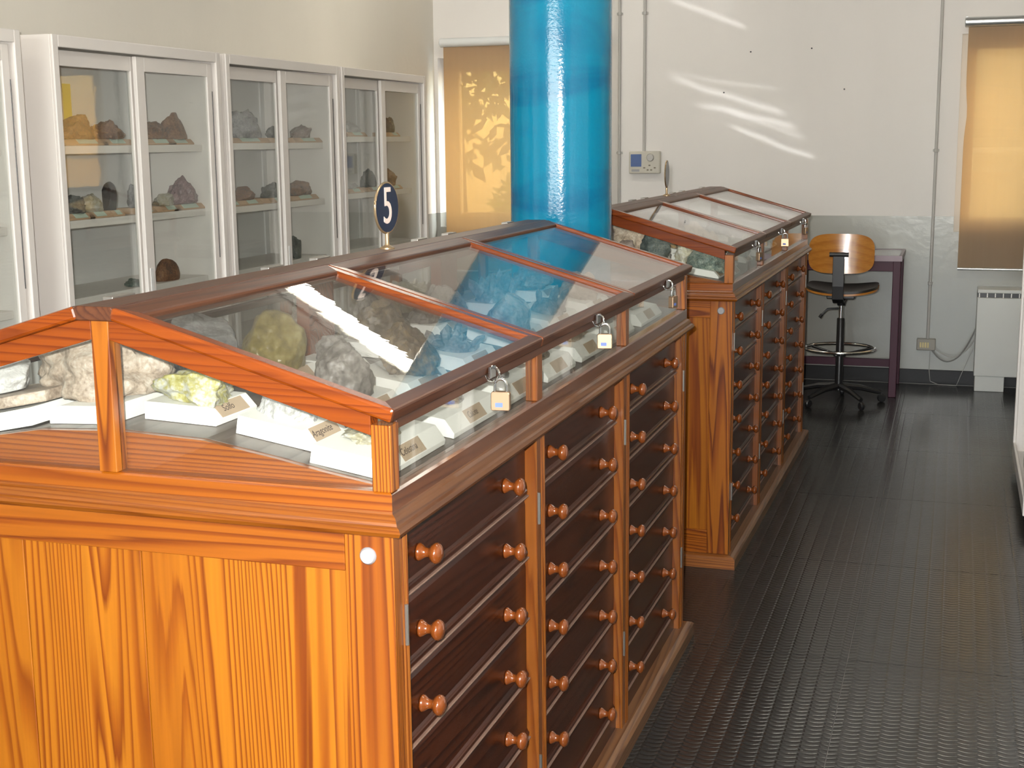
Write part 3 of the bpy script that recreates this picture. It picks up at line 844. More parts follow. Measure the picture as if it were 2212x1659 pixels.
C1 = make_cabinet((0, 0, 0), 0)
tag(C1, 'large glazed wooden mineral cabinet nearest the camera, orange pine end panel', 'cabinet', 'wooden mineral display cabinets')
C2 = copy_tree(C1)
A2 = -0.0109
C2.location = (0.0209, 2.8337, 0)
C2.rotation_euler = (0, 0, A2)
tag(C2, 'glazed wooden mineral cabinet farther back, between blue column and stool', 'cabinet', 'wooden mineral display cabinets')
def c2(x, y, z=0):
    return (0.0209 + x * math.cos(A2) - y * math.sin(A2), 2.8337 + x * math.sin(A2) + y * math.cos(A2), z)

# padlocks
def padlock(loc, rz, label):
    r = empty('padlock', loc, rz)
    # local: face looks to -y, top of shackle at z = 0
    MB().prism([(-0.0145, -0.050), (0.0145, -0.050), (0.0155, -0.047), (0.0155, -0.022), (0.0135, -0.019), (-0.0135, -0.019), (-0.0155, -0.022), (-0.0155, -0.047)], 'y', -0.0065, 0.0065).build('body', BRASS, r, bevel=0.0012)
    MB().tube([(-0.0095, 0, -0.022), (-0.0095, 0, -0.009)] + [(-0.0095 * math.cos(a), 0, -0.008 + 0.0095 * math.sin(a)) for a in [PI * k / 8 for k in range(1, 8)]] + [(0.0095, 0, -0.009), (0.0095, 0, -0.022)], 0.0026, 10).build('shackle', CHROME, r, smooth=True)
    MB().box(-0.008, 0.004, -0.0069, -0.0064, -0.044, -0.037).build('maker_stamp', BLUEINK, r)
    tag(r, label, 'padlock', 'brass padlocks on the lid hasps')
    return r
yl = [0.385, 1.07, 1.79]
padlock((0.029, yl[0], 1.0735), 0.12, 'brass padlock on the near cabinet, closest to the camera')
padlock((0.029, yl[1], 1.0735), 0.2, 'brass padlock in the middle of the near cabinet lids')
padlock((0.029, yl[2], 1.0735), 1.35, 'brass padlock turned edge-on at the far end of the near cabinet')
padlock(c2(0.029, yl[0], 1.0735), 1.3, 'brass padlock turned edge-on, nearest on the far cabinet')
padlock(c2(0.029, yl[1], 1.0735), 0.15, 'brass padlock in the middle of the far cabinet lids')
padlock(c2(0.029, yl[2], 1.0735), 1.3, 'brass padlock beside the plywood stool on the far cabinet')

# numbered signs on the ridges
NAVY = plain('navy_enamel', (0.012, 0.022, 0.05), 0.25)
CREAM = plain('cream_digit_enamel', (0.80, 0.66, 0.60), 0.4)
RIMM = plain('brass_rim', (0.45, 0.33, 0.20), 0.35, 0.8)
def sign(loc, rz, digit, label):
    r = empty('number_sign', loc, rz)
    # disc looks along +x
    MB().lathe([(0.0, -0.003), (0.052, -0.003), (0.052, 0.003), (0.0, 0.003)], 'x', (0, 0, 0.088), 40).build('disc', NAVY, r, smooth=True)
    MB().tube([(0, 0.0535 * math.cos(a), 0.088 + 0.0535 * math.sin(a)) for a in [2 * PI * k / 40 for k in range(40)]], 0.0028, 8, True).build('rim', RIMM, r, smooth=True)
    MB().lathe([(0.016, 0.0), (0.016, 0.003), (0.006, 0.008), (0.0045, 0.012), (0.0045, 0.036)], 'z', (0, 0, 0), 16).build('stem', RIMM, r, smooth=True)
    if digit:
        mt = Matrix.Translation((0.0034, 0, 0.089)) @ Matrix(((0, 0, 1, 0), (1, 0, 0, 0), (0, 1, 0, 0), (0, 0, 0, 1))) @ Matrix.Scale(0.85, 4, (1, 0, 0))
        text_obj('digit', digit, 0.112, CREAM, r, mt, 0.0006)
    tag(r, label, 'sign', 'round number signs on the ridge boards')
sign((-0.45, 1.05, 1.226), -0.06, '5', 'round navy sign with pale number 5 on the near cabinet ridge')
sign(c2(-0.45, 1.03, 1.226), 0.06, None, 'thin dark round sign seen edge-on atop the far cabinet')

# ------------------------------------------------------------------ mineral specimens
ICO = {}
def ico(level):
    if level not in ICO:
        bm = bmesh.new(); bmesh.ops.create_icosphere(bm, subdivisions=level, radius=1.0)
        bm.verts.ensure_lookup_table()
        ICO[level] = ([v.co.copy() for v in bm.verts], [tuple(v.index for v in f.verts) for f in bm.faces])
        bm.free()
    return ICO[level]

def rock_mesh(name, size, seed, mat, rough=0.34, cuts=10, level=5, lumps=0.0, flat=0.35):
    vs0, fs = ico(level)
    rnd = random.Random(seed)
    off = Vector((rnd.uniform(-50, 50), rnd.uniform(-50, 50), rnd.uniform(-50, 50)))
    planes = []
    for _ in range(cuts):
        n = Vector((rnd.gauss(0, 1), rnd.gauss(0, 1), rnd.gauss(0, 0.8))).normalized()
        planes.append((n, rnd.uniform(0.55, 0.85)))
    planes.append((Vector((0, 0, -1)), flat))
    out = []
    for v in vs0:
        d = 1.0 + rough * 0.9 * noise.noise(v * 1.3 + off) + lumps * abs(noise.noise(v * 3.5 + off))
        p = v * d
        for n, h in planes:
            t = p.dot(n) - h
            if t > 0: p = p - n * t * 0.92
        d2 = rough * 0.50 * noise.noise(p * 3.2 + off) + rough * 0.20 * noise.noise(p * 7.0 + off) + rough * 0.07 * noise.noise(p * 15.0 + off)
        p = p + v * d2
        out.append(p)
    lo = [min(p[i] for p in out) for i in range(3)]; hi = [max(p[i] for p in out) for i in range(3)]
    mb = MB()
    zb = lo[2] + 0.06 * (hi[2] - lo[2])
    mb.v = [((p.x - (lo[0] + hi[0]) / 2) / (hi[0] - lo[0]) * size[0], (p.y - (lo[1] + hi[1]) / 2) / (hi[1] - lo[1]) * size[1],
             max(0.0, (p.z - zb) / (hi[2] - zb)) * size[2]) for p in out]
    mb.f = list(fs)
    return mb.mesh(name, mat)

def crystal_mesh(name, size, seed, mat, n=14, core=True):
    rnd = random.Random(seed); mb = MB()
    for k in range(n):
        ang = rnd.uniform(0, 2 * PI); tilt = abs(rnd.gauss(0, 0.45)); rad = rnd.uniform(0.0, 0.34)
        h = rnd.uniform(0.45, 1.0) * (1 - 0.4 * tilt); r = rnd.uniform(0.07, 0.15)
        base = Vector((rad * math.cos(ang), rad * math.sin(ang), 0.0))
        d = Vector((math.sin(tilt) * math.cos(ang), math.sin(tilt) * math.sin(ang), math.cos(tilt)))
        u = d.cross(Vector((0.3, 0.2, 0.9))).normalized(); w = d.cross(u)
        ring = lambda c, rr: [c + (u * math.cos(2 * PI * i / 6) + w * math.sin(2 * PI * i / 6)) * rr for i in range(6)]
        a = ring(base, r); b_ = ring(base + d * h * 0.78, r * 0.95); t = base + d * h
        vs_ = [Vector(x) for x in a + b_] + [t]
        fs = [(i, (i + 1) % 6, 6 + (i + 1) % 6, 6 + i) for i in range(6)] + [(6 + i, 6 + (i + 1) % 6, 12) for i in range(6)] + [(5, 4, 3, 2, 1, 0)]
        mb.add([(max(-.5, min(.5, v.x)) * size[0], max(-.5, min(.5, v.y)) * size[1], max(0, v.z) * size[2]) for v in vs_], fs)
    if core:
        vs0, f0 = ico(2)
        mb.add([(v.x * size[0] * 0.46, v.y * size[1] * 0.46, max(0.0, v.z * 0.42 * (1 + .3 * noise.noise(v * 3)) * size[2])) for v in vs0], f0)
    return mb.mesh(name, mat)

S_BEIGE = stone('beige_gypsum', [(0.20, 0.145, 0.105), (0.36, 0.285, 0.22), (0.46, 0.40, 0.335)], 26, 0.5, 0.8, 90)
S_WHITE = stone('white_aragonite', [(0.330, 0.314, 0.297), (0.429, 0.418, 0.407), (0.468, 0.462, 0.457)], 20, 0.45, 0.9, 120)
S_SULF = stone('yellow_sulphur', [(0.385, 0.385, 0.374), (0.407, 0.396, 0.330), (0.330, 0.303, 0.110), (0.253, 0.220, 0.055)], 24, 0.35, 0.8, 80)
S_YEL = stone('honey_calcite', [(0.1, 0.08, 0.025), (0.215, 0.165, 0.045), (0.32, 0.28, 0.13)], 16, 0.28, 0.7, 60)
S_GREY = stone('grey_barite', [(0.075, 0.066, 0.06), (0.2, 0.18, 0.165), (0.4, 0.37, 0.345)], 18, 0.35, 0.8, 70)
S_BROWN = stone('brown_siderite', [(0.05, 0.036, 0.026), (0.155, 0.12, 0.09), (0.28, 0.19, 0.085)], 20, 0.3, 0.9, 80)
S_CEL = stone('cream_celestine', [(0.264, 0.231, 0.132), (0.363, 0.336, 0.253), (0.418, 0.407, 0.385)], 22, 0.4, 0.9, 100)
S_QTZ = stone('clear_quartz', [(0.16, 0.16, 0.16), (0.3, 0.295, 0.295), (0.48, 0.48, 0.48)], 22, 0.10, 0.5, 60, 0.2)
S_GREEN = stone('green_malachite_rock', [(0.03, 0.045, 0.042), (0.11, 0.145, 0.125), (0.25, 0.26, 0.21)], 34, 0.4, 0.9, 110)
S_DKGR = stone('dark_green_rock', [(0.028, 0.033, 0.030), (0.055, 0.066, 0.061), (0.110, 0.116, 0.099)], 30, 0.5, 0.8, 100)
S_PINK = stone('pinkish_rock', [(0.138, 0.094, 0.077), (0.220, 0.165, 0.143), (0.286, 0.237, 0.215)], 24, 0.5, 0.7, 80)
S_RUST = stone('rust_brown_ore', [(0.056, 0.029, 0.019), (0.160, 0.070, 0.029), (0.262, 0.141, 0.066)], 24, 0.6, 0.8, 80)
S_BLACK = stone('black_tourmaline', [(0.006, 0.006, 0.007), (0.014, 0.014, 0.015), (0.028, 0.028, 0.030)], 30, 0.3, 0.5, 90)
S_AMET = stone('dull_amethyst', [(0.093, 0.056, 0.066), (0.187, 0.112, 0.122), (0.299, 0.224, 0.224)], 24, 0.2, 0.9, 70)
S_STEEL = stone('grey_galena', [(0.093, 0.093, 0.099), (0.187, 0.187, 0.197), (0.299, 0.291, 0.281)], 20, 0.4, 0.8, 70)

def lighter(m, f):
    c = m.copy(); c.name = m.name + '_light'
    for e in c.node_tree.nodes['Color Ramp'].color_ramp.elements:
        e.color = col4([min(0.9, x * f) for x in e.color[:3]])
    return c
F_ = {m.name: lighter(m, 1.9) for m in (S_BEIGE, S_CEL, S_GREY, S_BROWN, S_PINK, S_GREEN, S_DKGR)}  # lighter copies: weaker flash at the far cabinet made up in the colour
G1S, G1R = 'white specimen stands in the near cabinet', 'mineral specimens in the near cabinet'
def specimen(loc, size, seed, mat, label, group, rz=0.0, kind='rock', lx=None, **kw):
    if mat is S_QTZ and kind == 'rock': kw['level'] = 3; kw['cuts'] = 14
    if 'white cabinets' in group or 'far cabinet' in group: kw.setdefault('level', 4)
    if kind == 'crystal': me = crystal_mesh('mineral_specimen', size, seed, mat, **kw)
    else: me = rock_mesh('mineral_specimen', size, seed, mat, **kw)
    if kind != 'crystal' and mat is not S_QTZ:
        for p in me.polygons: p.use_smooth = True
        try: me.set_sharp_from_angle(angle=math.radians(50))
        except Exception: pass
    if lx is None and group == G1R: lx = loc[0]
    ty = 0.0
    if lx is not None:                      # lies on a stand that follows the slope of the deck
        sl = deckz(lx)[1]
        ty = -math.atan(sl if lx > -W / 2 else -sl)
    o = put('mineral_specimen', me, None, loc, (0, ty, rz))
    return tag(o, label, 'mineral', group)

def stand(x0, x1, y0, y1, label, group, word=None, h=0.028, xf=None, side=1, card=True):
    """white painted block with a bevelled front that carries a card; stands on the domed deck"""
    xc = (x0 + x1) / 2
    z, sl = deckz(xc)
    if xc < -W / 2: sl = -sl
    w, l = x1 - x0, y1 - y0
    o_ = empty('specimen_stand', (xc, (y0 + y1) / 2, z + abs(sl) * 0.0 + 0.0006), 0)
    o_.rotation_euler = (0, -math.atan(sl), 0)
    if xf: 
        o_.location = xf(xc, (y0 + y1) / 2, z + 0.0006); o_.rotation_euler = (0, -math.atan(sl), A2)
    cb = 0.020
    if side > 0: prof = [(-w / 2, 0), (w / 2, 0), (w / 2, h * 0.30), (w / 2 - cb, h), (-w / 2, h)]
    else: prof = [(-w / 2, 0), (w / 2, 0), (w / 2, h), (-w / 2 + cb, h), (-w / 2, h * 0.30)]
    MB().prism(prof, 'y', -l / 2, l / 2).build('block', WHITE_P, o_, bevel=0.0008)
    if card:
        ang = math.atan2(h * 0.7, cb)
        # card frame: X along y of the cabinet, Y up the bevel, Z out of it
        if side > 0:
            ex, ey = Vector((0, 1, 0)), Vector((-math.cos(ang), 0, math.sin(ang)))
            cpos = Vector((w / 2 - cb / 2, 0, h * 0.65))
        else:
            ex, ey = Vector((0, -1, 0)), Vector((math.cos(ang), 0, math.sin(ang)))
            cpos = Vector((-w / 2 + cb / 2, 0, h * 0.65))
        ez = ex.cross(ey)
        mt = Matrix(((ex.x, ey.x, ez.x, cpos.x + ez.x * 0.0003), (ex.y, ey.y, ez.y, cpos.y), (ex.z, ey.z, ez.z, cpos.z + ez.z * 0.0003), (0, 0, 0, 1)))
        cw = min(0.085, l * 0.72)
        cd = MB().box(-cw / 2, cw / 2, -0.0125, 0.0125, 0, 0.0004).build('card', PAPER, o_)
        cd.matrix_local = mt
        if word:
            text_obj('handwriting', word, 0.0165, INK, cd, Matrix.Translation((-cw * 0.12, 0.001, 0.0006)), 0.0001, 0.25)
    tag(o_, label, 'stand', group)
    return z + h

G2S, G2R = 'white specimen stands in the far cabinet', 'mineral specimens in the far cabinet'
ORD = ['first', 'second', 'third', 'fourth', 'fifth', 'sixth', 'seventh', 'eighth']

# --- near cabinet, row along the drawer side
ROWR = [(0.052, 0.295), (0.335, 0.575), (0.625, 0.82), (0.865, 1.07), (1.12, 1.33), (1.40, 1.62), (1.70, 1.95)]
words = ['Celestina', 'Calcite', None, None, None, None, None]
mats = [(S_CEL, 'creamy yellow'), (S_QTZ, 'pale grey'), (S_GREY, 'bluish grey'), (S_BROWN, 'brownish'), (S_BEIGE, 'beige'), (S_GREY, 'grey'), (S_WHITE, 'whitish')]
for k, (a, b_) in enumerate(ROWR):
    z = stand(-0.150, -0.034, a, b_, 'white block with tan card, %s from the near end along the side glass' % ORD[k] if k else 'white block with card reading Celestina at the near corner', G1S, words[k])
    m_, cn = mats[k]
    sz = (0.07, min(0.18, (b_ - a) * 0.78), 0.042)
    if k == 1: sz = (0.06, 0.10, 0.022)
    if k == 2: sz = (0.065, 0.15, 0.045)
    specimen((-0.098, (a + b_) / 2, z - 0.004), sz, 100 + k, m_, '%s mineral on the %s block along the side glass' % (cn, ORD[k]) if k else 'creamy yellow mineral on the Celestina block at the near corner', G1R, lumps=0.3)
# --- second row
ROWM = [(0.095, 0.215), (0.29, 0.44), (0.50, 0.68), (0.78, 0.96), (1.10, 1.30), (1.36, 1.60), (1.70, 1.92)]
for k, (a, b_) in enumerate(ROWM):
    z = stand(-0.292, -0.166, a, b_, 'white block with card reading Aragonite behind the end glass' if k == 0 else 'white block, %s from the near end in the second row under the lids' % ORD[k], G1S, 'Aragonite' if k == 0 else None)
    y = (a + b_) / 2
    if k == 0:
        specimen((-0.236, y + 0.002, z - 0.002), (0.100, 0.095, 0.056), 201, S_WHITE, 'knobbly white mineral on the Aragonite block', G1R, rough=0.16, lumps=0.25, cuts=2)
    elif k == 1:
        specimen((-0.235, y - 0.02, z - 0.002), (0.105, 0.13, 0.092), 212, S_GREY, 'blocky grey-white mineral with dark end below the near pane corner', G1R, rough=0.26, cuts=9)
    elif k == 2:
        specimen((-0.225, y, z - 0.002), (0.12, 0.155, 0.085), 203, S_BROWN, 'large brown crystalline lump below the lamp reflection end', G1R, lumps=0.3, rough=0.3)
    elif k == 3:
        specimen((-0.235, y, z - 0.002), (0.10, 0.14, 0.06), 204, S_QTZ, 'bluish grey crystal plates just before the first lid bar', G1R, kind='crystal', n=16)
    elif k == 4:
        specimen((-0.23, y, z - 0.002), (0.10, 0.11, 0.075), 205, S_QTZ, 'pale blocky crystal under the middle pane in the column reflection', G1R, cuts=12, rough=0.12)
    elif k == 5:
        specimen((-0.22, y, z - 0.002), (0.09, 0.10, 0.085), 206, S_QTZ, 'upright clear crystal points under the middle pane', G1R, kind='crystal', n=9)
    else:
        specimen((-0.23, y, z - 0.002), (0.11, 0.15, 0.07), 207, S_BEIGE, 'pale lump under the far pane of the near cabinet', G1R)
# --- row by the ridge, drawer side
z = stand(-0.458, -0.334, 0.112, 0.240, 'white block with card reading Solfo in the near end', G1S, 'Solfo')
specimen((-0.402, 0.172, z - 0.002), (0.128, 0.12, 0.058), 301, S_SULF, 'yellow and white sulphur rock on the Solfo block', G1R, lumps=0.35, rough=0.3)
ridge = [(-0.425, 0.47, (0.11, 0.13, 0.105), S_YEL, 'rounded honey yellow lump under the near pane', 'rock', dict(cuts=2, rough=0.18)),
         (-0.36, 0.585, (0.075, 0.07, 0.05), S_GREY, 'small grey stone with greenish foot beside the ridge support', 'rock', {}),
         (-0.385, 0.86, (0.13, 0.16, 0.09), S_BROWN, 'brown-grey crystalline mass behind the lamp reflection', 'rock', dict(lumps=0.3)),
         (-0.385, 1.16, (0.13, 0.20, 0.085), S_GREY, 'wide grey crystalline slab under the middle pane by the ridge', 'rock', dict(lumps=0.35)),
         (-0.37, 1.53, (0.11, 0.13, 0.10), S_QTZ, 'tall pale crystal cluster beside the second ridge support', 'crystal', dict(n=14)),
         (-0.37, 1.84, (0.12, 0.16, 0.08), S_GREY, 'grey lump under the far pane near the ridge', 'rock', {})]
for k, (x, y, sz, m_, lab, kd, kw) in enumerate(ridge):
    zz = stand(x - 0.062, x + 0.062, y - sz[1] * 0.52, y + sz[1] * 0.52, 'white block carrying the ' + lab, G1S, None)
    specimen((x, y, zz - 0.003), sz, 320 + k, m_, lab, G1R, kind=kd, **kw)
# --- far side of the ridge
zz = stand(-0.60, -0.487, 0.07, 0.315, 'white block under the big beige rock behind the end post', G1S, None, side=-1)
specimen((-0.578, 0.195, zz - 0.002), (0.236, 0.20, 0.122), 402, S_BEIGE, 'big pitted beige rock behind the end glass post', G1R, rough=0.30, cuts=5)
zz = stand(-0.835, -0.622, 0.06, 0.25, 'white block under the tan stone plate at the left edge', G1S, None, side=-1, card=False)
zz -= 0.003
slab = MB()
rs = random.Random(4)
pts = [(-0.105, -0.085), (-0.02, -0.092), (0.06, -0.085), (0.105, -0.06), (0.11, 0.02), (0.07, 0.085), (-0.03, 0.09), (-0.10, 0.07)]
slab.prism([(x + rs.uniform(-.006, .006), y + rs.uniform(-.006, .006)) for x, y in pts], 'z', 0, 0.018)
so = slab.build('mineral_slab', S_BEIGE, None, (-0.725, 0.145, zz + 0.012), (0, -0.16, 0), bevel=0.003)
tag(so, 'flat tan stone plate lying at the left edge of the end glass', 'mineral', G1R)
specimen((-0.745, 0.15, zz + 0.028), (0.135, 0.12, 0.062), 404, S_WHITE, 'smooth white rock resting on the tan stone plate', G1R, rough=0.15, cuts=4)
left = [(-0.62, 0.60, (0.135, 0.13, 0.13), S_QTZ, 'clear glassy quartz lump under the near pane', 'rock', dict(cuts=12, rough=0.2)),
        (-0.60, 0.86, (0.11, 0.12, 0.09), S_PINK, 'pinkish grey stone left of the first ridge support', 'rock', {}),
        (-0.63, 1.08, (0.12, 0.16, 0.09), S_BROWN, 'dark brown lump behind the first ridge support', 'rock', dict(lumps=0.3)),
        (-0.60, 1.27, (0.10, 0.12, 0.08), S_GREY, 'grey stone left of the second ridge support', 'rock', {}),
        (-0.61, 1.55, (0.13, 0.15, 0.09), S_CEL, 'greenish cream lump behind the second ridge support', 'rock', dict(lumps=0.3)),
        (-0.62, 1.85, (0.12, 0.16, 0.08), S_BROWN, 'brown lump at the far left of the near cabinet', 'rock', {}),
        (-0.77, 0.75, (0.10, 0.14, 0.06), S_STEEL, 'dark grey stone low along the left glass', 'rock', {}),
        (-0.78, 1.2, (0.10, 0.16, 0.06), S_BEIGE, 'beige stone low along the left glass, beyond the dark one', 'rock', {})]
for k, (x, y, sz, m_, lab, kd, kw) in enumerate(left):
    zd = deckz(x)[0]
    specimen((x, y, zd - 0.006), sz, 420 + k, m_, lab, G1R, kind=kd, **kw)

# --- far cabinet, seen mostly through its end glass
far = [(-0.118, 0.135, (0.135, 0.13, 0.075), S_GREEN, 'speckled green rock at the near corner of the far cabinet'),
       (-0.305, 0.17, (0.115, 0.13, 0.085), S_DKGR, 'dark green round rock behind the far end glass'),
       (-0.235, 0.40, (0.10, 0.12, 0.085), S_CEL, 'pale cream rock between the two green rocks'),
       (-0.145, 0.42, (0.09, 0.12, 0.07), S_PINK, 'brownish rock behind the speckled green rock'),
       (-0.43, 0.32, (0.13, 0.14, 0.105), S_BEIGE, 'beige-grey lump under the far cabinet ridge'),
       (-0.38, 0.60, (0.12, 0.14, 0.10), S_BROWN, 'brown-grey lump second from the far end glass at the ridge'),
       (-0.50, 0.13, (0.12, 0.12, 0.060), S_DKGR, 'low dark rock in the far cabinet beside the column'),
       (-0.54, 0.52, (0.15, 0.15, 0.115), S_PINK, 'tall pinkish rock in the far cabinet beside the column'),
       (-0.11, 0.75, (0.10, 0.16, 0.07), S_GREEN, 'green rock seen through the side glass of the far cabinet, nearer'),
       (-0.11, 1.05, (0.10, 0.16, 0.06), S_GREY, 'grey rock seen through the side glass of the far cabinet, middle'),
       (-0.12, 1.5, (0.10, 0.18, 0.06), S_GREEN, 'green rock seen through the side glass of the far cabinet, farther'),
       (-0.30, 0.9, (0.12, 0.18, 0.08), S_BEIGE, 'beige rock under the far cabinet middle pane'),
       (-0.30, 1.4, (0.12, 0.18, 0.08), S_DKGR, 'dark rock under the far cabinet middle pane'),
       (-0.70, 0.25, (0.12, 0.15, 0.07), S_GREY, 'grey rock at the hidden side of the far cabinet'),
       (-0.212, 0.20, (0.062, 0.09, 0.06), S_CEL, 'small cream rock wedged between the speckled and the dark green rock'),
       (-0.402, 0.17, (0.072, 0.09, 0.055), S_PINK, 'small pinkish rock left of the dark green round rock'),
       (-0.335, 0.36, (0.075, 0.10, 0.085), S_BEIGE, 'small beige rock behind the dark green round rock'),
       (-0.062, 0.31, (0.056, 0.11, 0.05), S_GREY, 'small grey rock by the side glass behind the speckled green rock'),
       (-0.295, 0.56, (0.10, 0.13, 0.09), S_BROWN, 'brown rock third from the far cabinet end glass'),
       (-0.185, 0.58, (0.09, 0.12, 0.085), S_BEIGE, 'beige rock third from the far cabinet end glass')]
for k, (x, y, sz, m_, lab) in enumerate(far):
    hw = min(0.058, sz[0] * 0.48)
    zz = stand(x - hw, x + hw, y - sz[1] * 0.5, y + sz[1] * 0.5, 'white block under the ' + lab, G2S, None, h=0.022, xf=c2, side=1 if x > -W / 2 else -1)
    if k == 0: zz -= 0.006
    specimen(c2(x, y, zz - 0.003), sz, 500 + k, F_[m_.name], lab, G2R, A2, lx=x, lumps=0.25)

# ------------------------------------------------------------------ white glass-door wall cabinets
XFV = -2.12
VD, VH = 0.395, 1.812
SHELF = [1.452, 1.196, 0.925, 0.62, 0.33]
def vitrine(loc, rz, w, shelves, label, group):
    """local: x = depth (front at 0, back at -VD), y along the front from 0 to w"""
    R = empty('glass_door_cabinet', loc, rz)
    MB().box(-VD, 0, 0, 0.018, 0.06, VH).build('side_panel', VIT, R, bevel=0.002)
    MB().box(-VD, 0, w - 0.018, w, 0.06, VH).build('side_panel', VIT, R, bevel=0.002)
    MB().box(-VD, 0, 0.018, w - 0.018, VH - 0.018, VH).build('top_panel', VIT, R, bevel=0.002)
    MB().box(-VD, 0, 0.018, w - 0.018, 0.06, 0.08).build('bottom_panel', VIT, R, bevel=0.002)
    MB().box(-VD, -VD + 0.012, 0.018, w - 0.018, 0.08, VH - 0.018).build('back_panel', VIT_IN, R)
    MB().box(-VD + 0.02, -0.03, 0.02, w - 0.02, 0.0, 0.06).build('base', BLACK, R)
    fr = MB()
    fr.box(0, 0.012, 0, 0.030, 0.06, VH); fr.box(0, 0.012, w - 0.030, w, 0.06, VH)
    fr.box(0, 0.012, 0.030, w - 0.030, VH - 0.040, VH); fr.box(0, 0.012, 0.030, w - 0.030, 0.06, 0.12)
    fr.build('front_frame', VIT, R, bevel=0.003)
    mid = w * 0.475
    for (a, b_, x, nm) in ((0.030, mid + 0.03, -0.034, 0), (mid, w - 0.034, -0.010, 1)):
        d = MB()
        zt, zb = VH - 0.044, 0.125
        tw = 0.052
        sl = 0.020 if nm == 0 else 0.052
        sr = 0.030 if nm == 0 else 0.034
        d.box(x - 0.016, x, a, a + (0.006 if nm == 0 else sl), zb, zt); d.box(x - 0.016, x, b_ - sr, b_, zb, zt)
        d.box(x - 0.016, x, a + (0.006 if nm == 0 else sl), b_ - sr, zt - tw, zt); d.box(x - 0.016, x, a + (0.006 if nm == 0 else sl), b_ - sr, zb, zb + 0.05)
        door = d.build('sliding_door', VIT, R, bevel=0.002)
        MB().box(x - 0.010, x - 0.006, a + (0.006 if nm == 0 else sl), b_ - sr, zb + 0.05, zt - tw).build('pane', GLASS, door)
        if nm == 1:
            MB().box(x - 0.001, x + 0.003, a + 0.016, a + 0.036, 0.90, 1.0).build('finger_pull', VIT_IN, door, bevel=0.001)
            MB().tube([(x + 0.001, b_ - 0.002, 1.0), (x + 0.001, b_ - 0.002, 1.66)], 0.0018, 6).build('seal', BLACK, door)
    for z in shelves:
        MB().box(-VD + 0.02, -0.075, 0.022, w - 0.022, z - 0.028, z).build('shelf', VIT, R, bevel=0.002)
    for yy in (0.06, w - 0.06, w * 0.52):
        MB().box(-VD + 0.012, -VD + 0.020, yy - 0.012, yy + 0.012, 0.1, VH - 0.05).build('shelf_standard', VIT_IN, R)
    tag(R, label, 'cabinet', group)
    return R
GV = 'white glass-door wall cabinets'
spans = [(0.97, 2.035), (2.195, 3.262), (3.308, 4.372), (4.402, 5.487)]
labs = ['white metal glass-door cabinet cut off at the left picture edge',
        'white metal glass-door cabinet holding a yellow sheet of paper',
        'white metal glass-door cabinet with a double grey lump, middle of the left wall',
        'white metal glass-door cabinet at the far end of the left wall']
SH = [SHELF, SHELF, [1.456, 1.19, 0.92, 0.62, 0.33], [1.484, 1.20, 0.92, 0.62, 0.33]]
for (a, b_), lb, sh in zip(spans, labs, SH):
    vitrine((XFV, a, 0), 0, b_ - a, sh, lb, GV)
# right of the aisle: front faces -x
for (a, b_), lb in zip([(2.12, 3.20), (3.56, 4.62)], ['white metal glass-door cabinet at the right picture edge, nearer', 'white metal glass-door cabinet at the right picture edge, beyond the nearer one']):
    vitrine((1.012, b_, 0), PI, b_ - a, SHELF, lb, GV)

yp = MB().box(-0.001, 0.001, -0.066, 0.066, 0, 0.135).build('paper_sheet', plain('yellow_paper', (0.72, 0.55, 0.03), 0.7), None, (-2.5015, 2.755, 1.548))
tag(yp, 'yellow sheet of paper fixed to the back of a white cabinet', 'paper')

WOODB = plain('pale_wood_base', (0.50, 0.33, 0.20), 0.6, var=0.1)
GCARD = plain('pale_green_card', (0.50, 0.60, 0.50), 0.7)
def shelf_rock(y, ztop, sz, seed, mat, label, x=-2.24, base=True, **kw):
    y = -1.654 + (y + 1.654) * 0.980
    z = ztop + 0.0004
    if base:
        b_ = MB().prism([(-0.07, 0), (0.042, 0), (0.042, 0.006), (0.026, 0.022), (-0.07, 0.022)], 'y', -sz[1] * 0.62, sz[1] * 0.62).build('wooden_block', WOODB, None, (x, y, z), bevel=0.001)
        tag(b_, 'wooden block under the ' + label, 'stand', 'wooden specimen bases in the white cabinets')
        MB().prism([(0.0422, 0.0065), (0.0432, 0.0075), (0.0282, 0.0222), (0.0272, 0.0215)], 'y', -sz[1] * 0.25, sz[1] * 0.30).build('card', GCARD, b_)
        z += 0.021
    specimen((x, y, z), sz, seed, mat, label, 'mineral specimens in the white cabinets', **kw)
zA = 1.452; zB = 1.196; zCc = 0.925
shelf_rock(2.565, zA, (0.10, 0.20, 0.088), 601, S_RUST, 'rusty brown rock left on the top shelf beside the yellow sheet')
shelf_rock(2.755, zA, (0.10, 0.15, 0.072), 602, S_RUST, 'spiky brown rock right of the rusty one, yellow-sheet cabinet', lumps=0.6)
shelf_rock(3.045, zA, (0.10, 0.17, 0.070), 603, S_RUST, 'low brown rock at the right door, top shelf of yellow-sheet cabinet')
shelf_rock(3.19, zA, (0.10, 0.15, 0.105), 604, S_RUST, 'tilted dark brown rock at the right end of the top shelf', rough=0.2)
shelf_rock(2.50, zB, (0.10, 0.13, 0.066), 605, S_DKGR, 'dark speckled stone at the left end of the second shelf')
shelf_rock(2.62, zB, (0.09, 0.11, 0.066), 606, S_CEL, 'pale glittering stone beside the black block', cuts=3)
shelf_rock(2.735, zB, (0.05, 0.055, 0.105), 607, S_BLACK, 'upright black crystal block on the second shelf', cuts=12, rough=0.06)
shelf_rock(2.93, zB, (0.08, 0.09, 0.092), 608, S_STEEL, 'dark grey spiky stone behind the cabinet divider', lumps=0.5)
shelf_rock(3.095, zB, (0.08, 0.11, 0.05), 609, S_CEL, 'small grey-green stone left of the purple cluster')
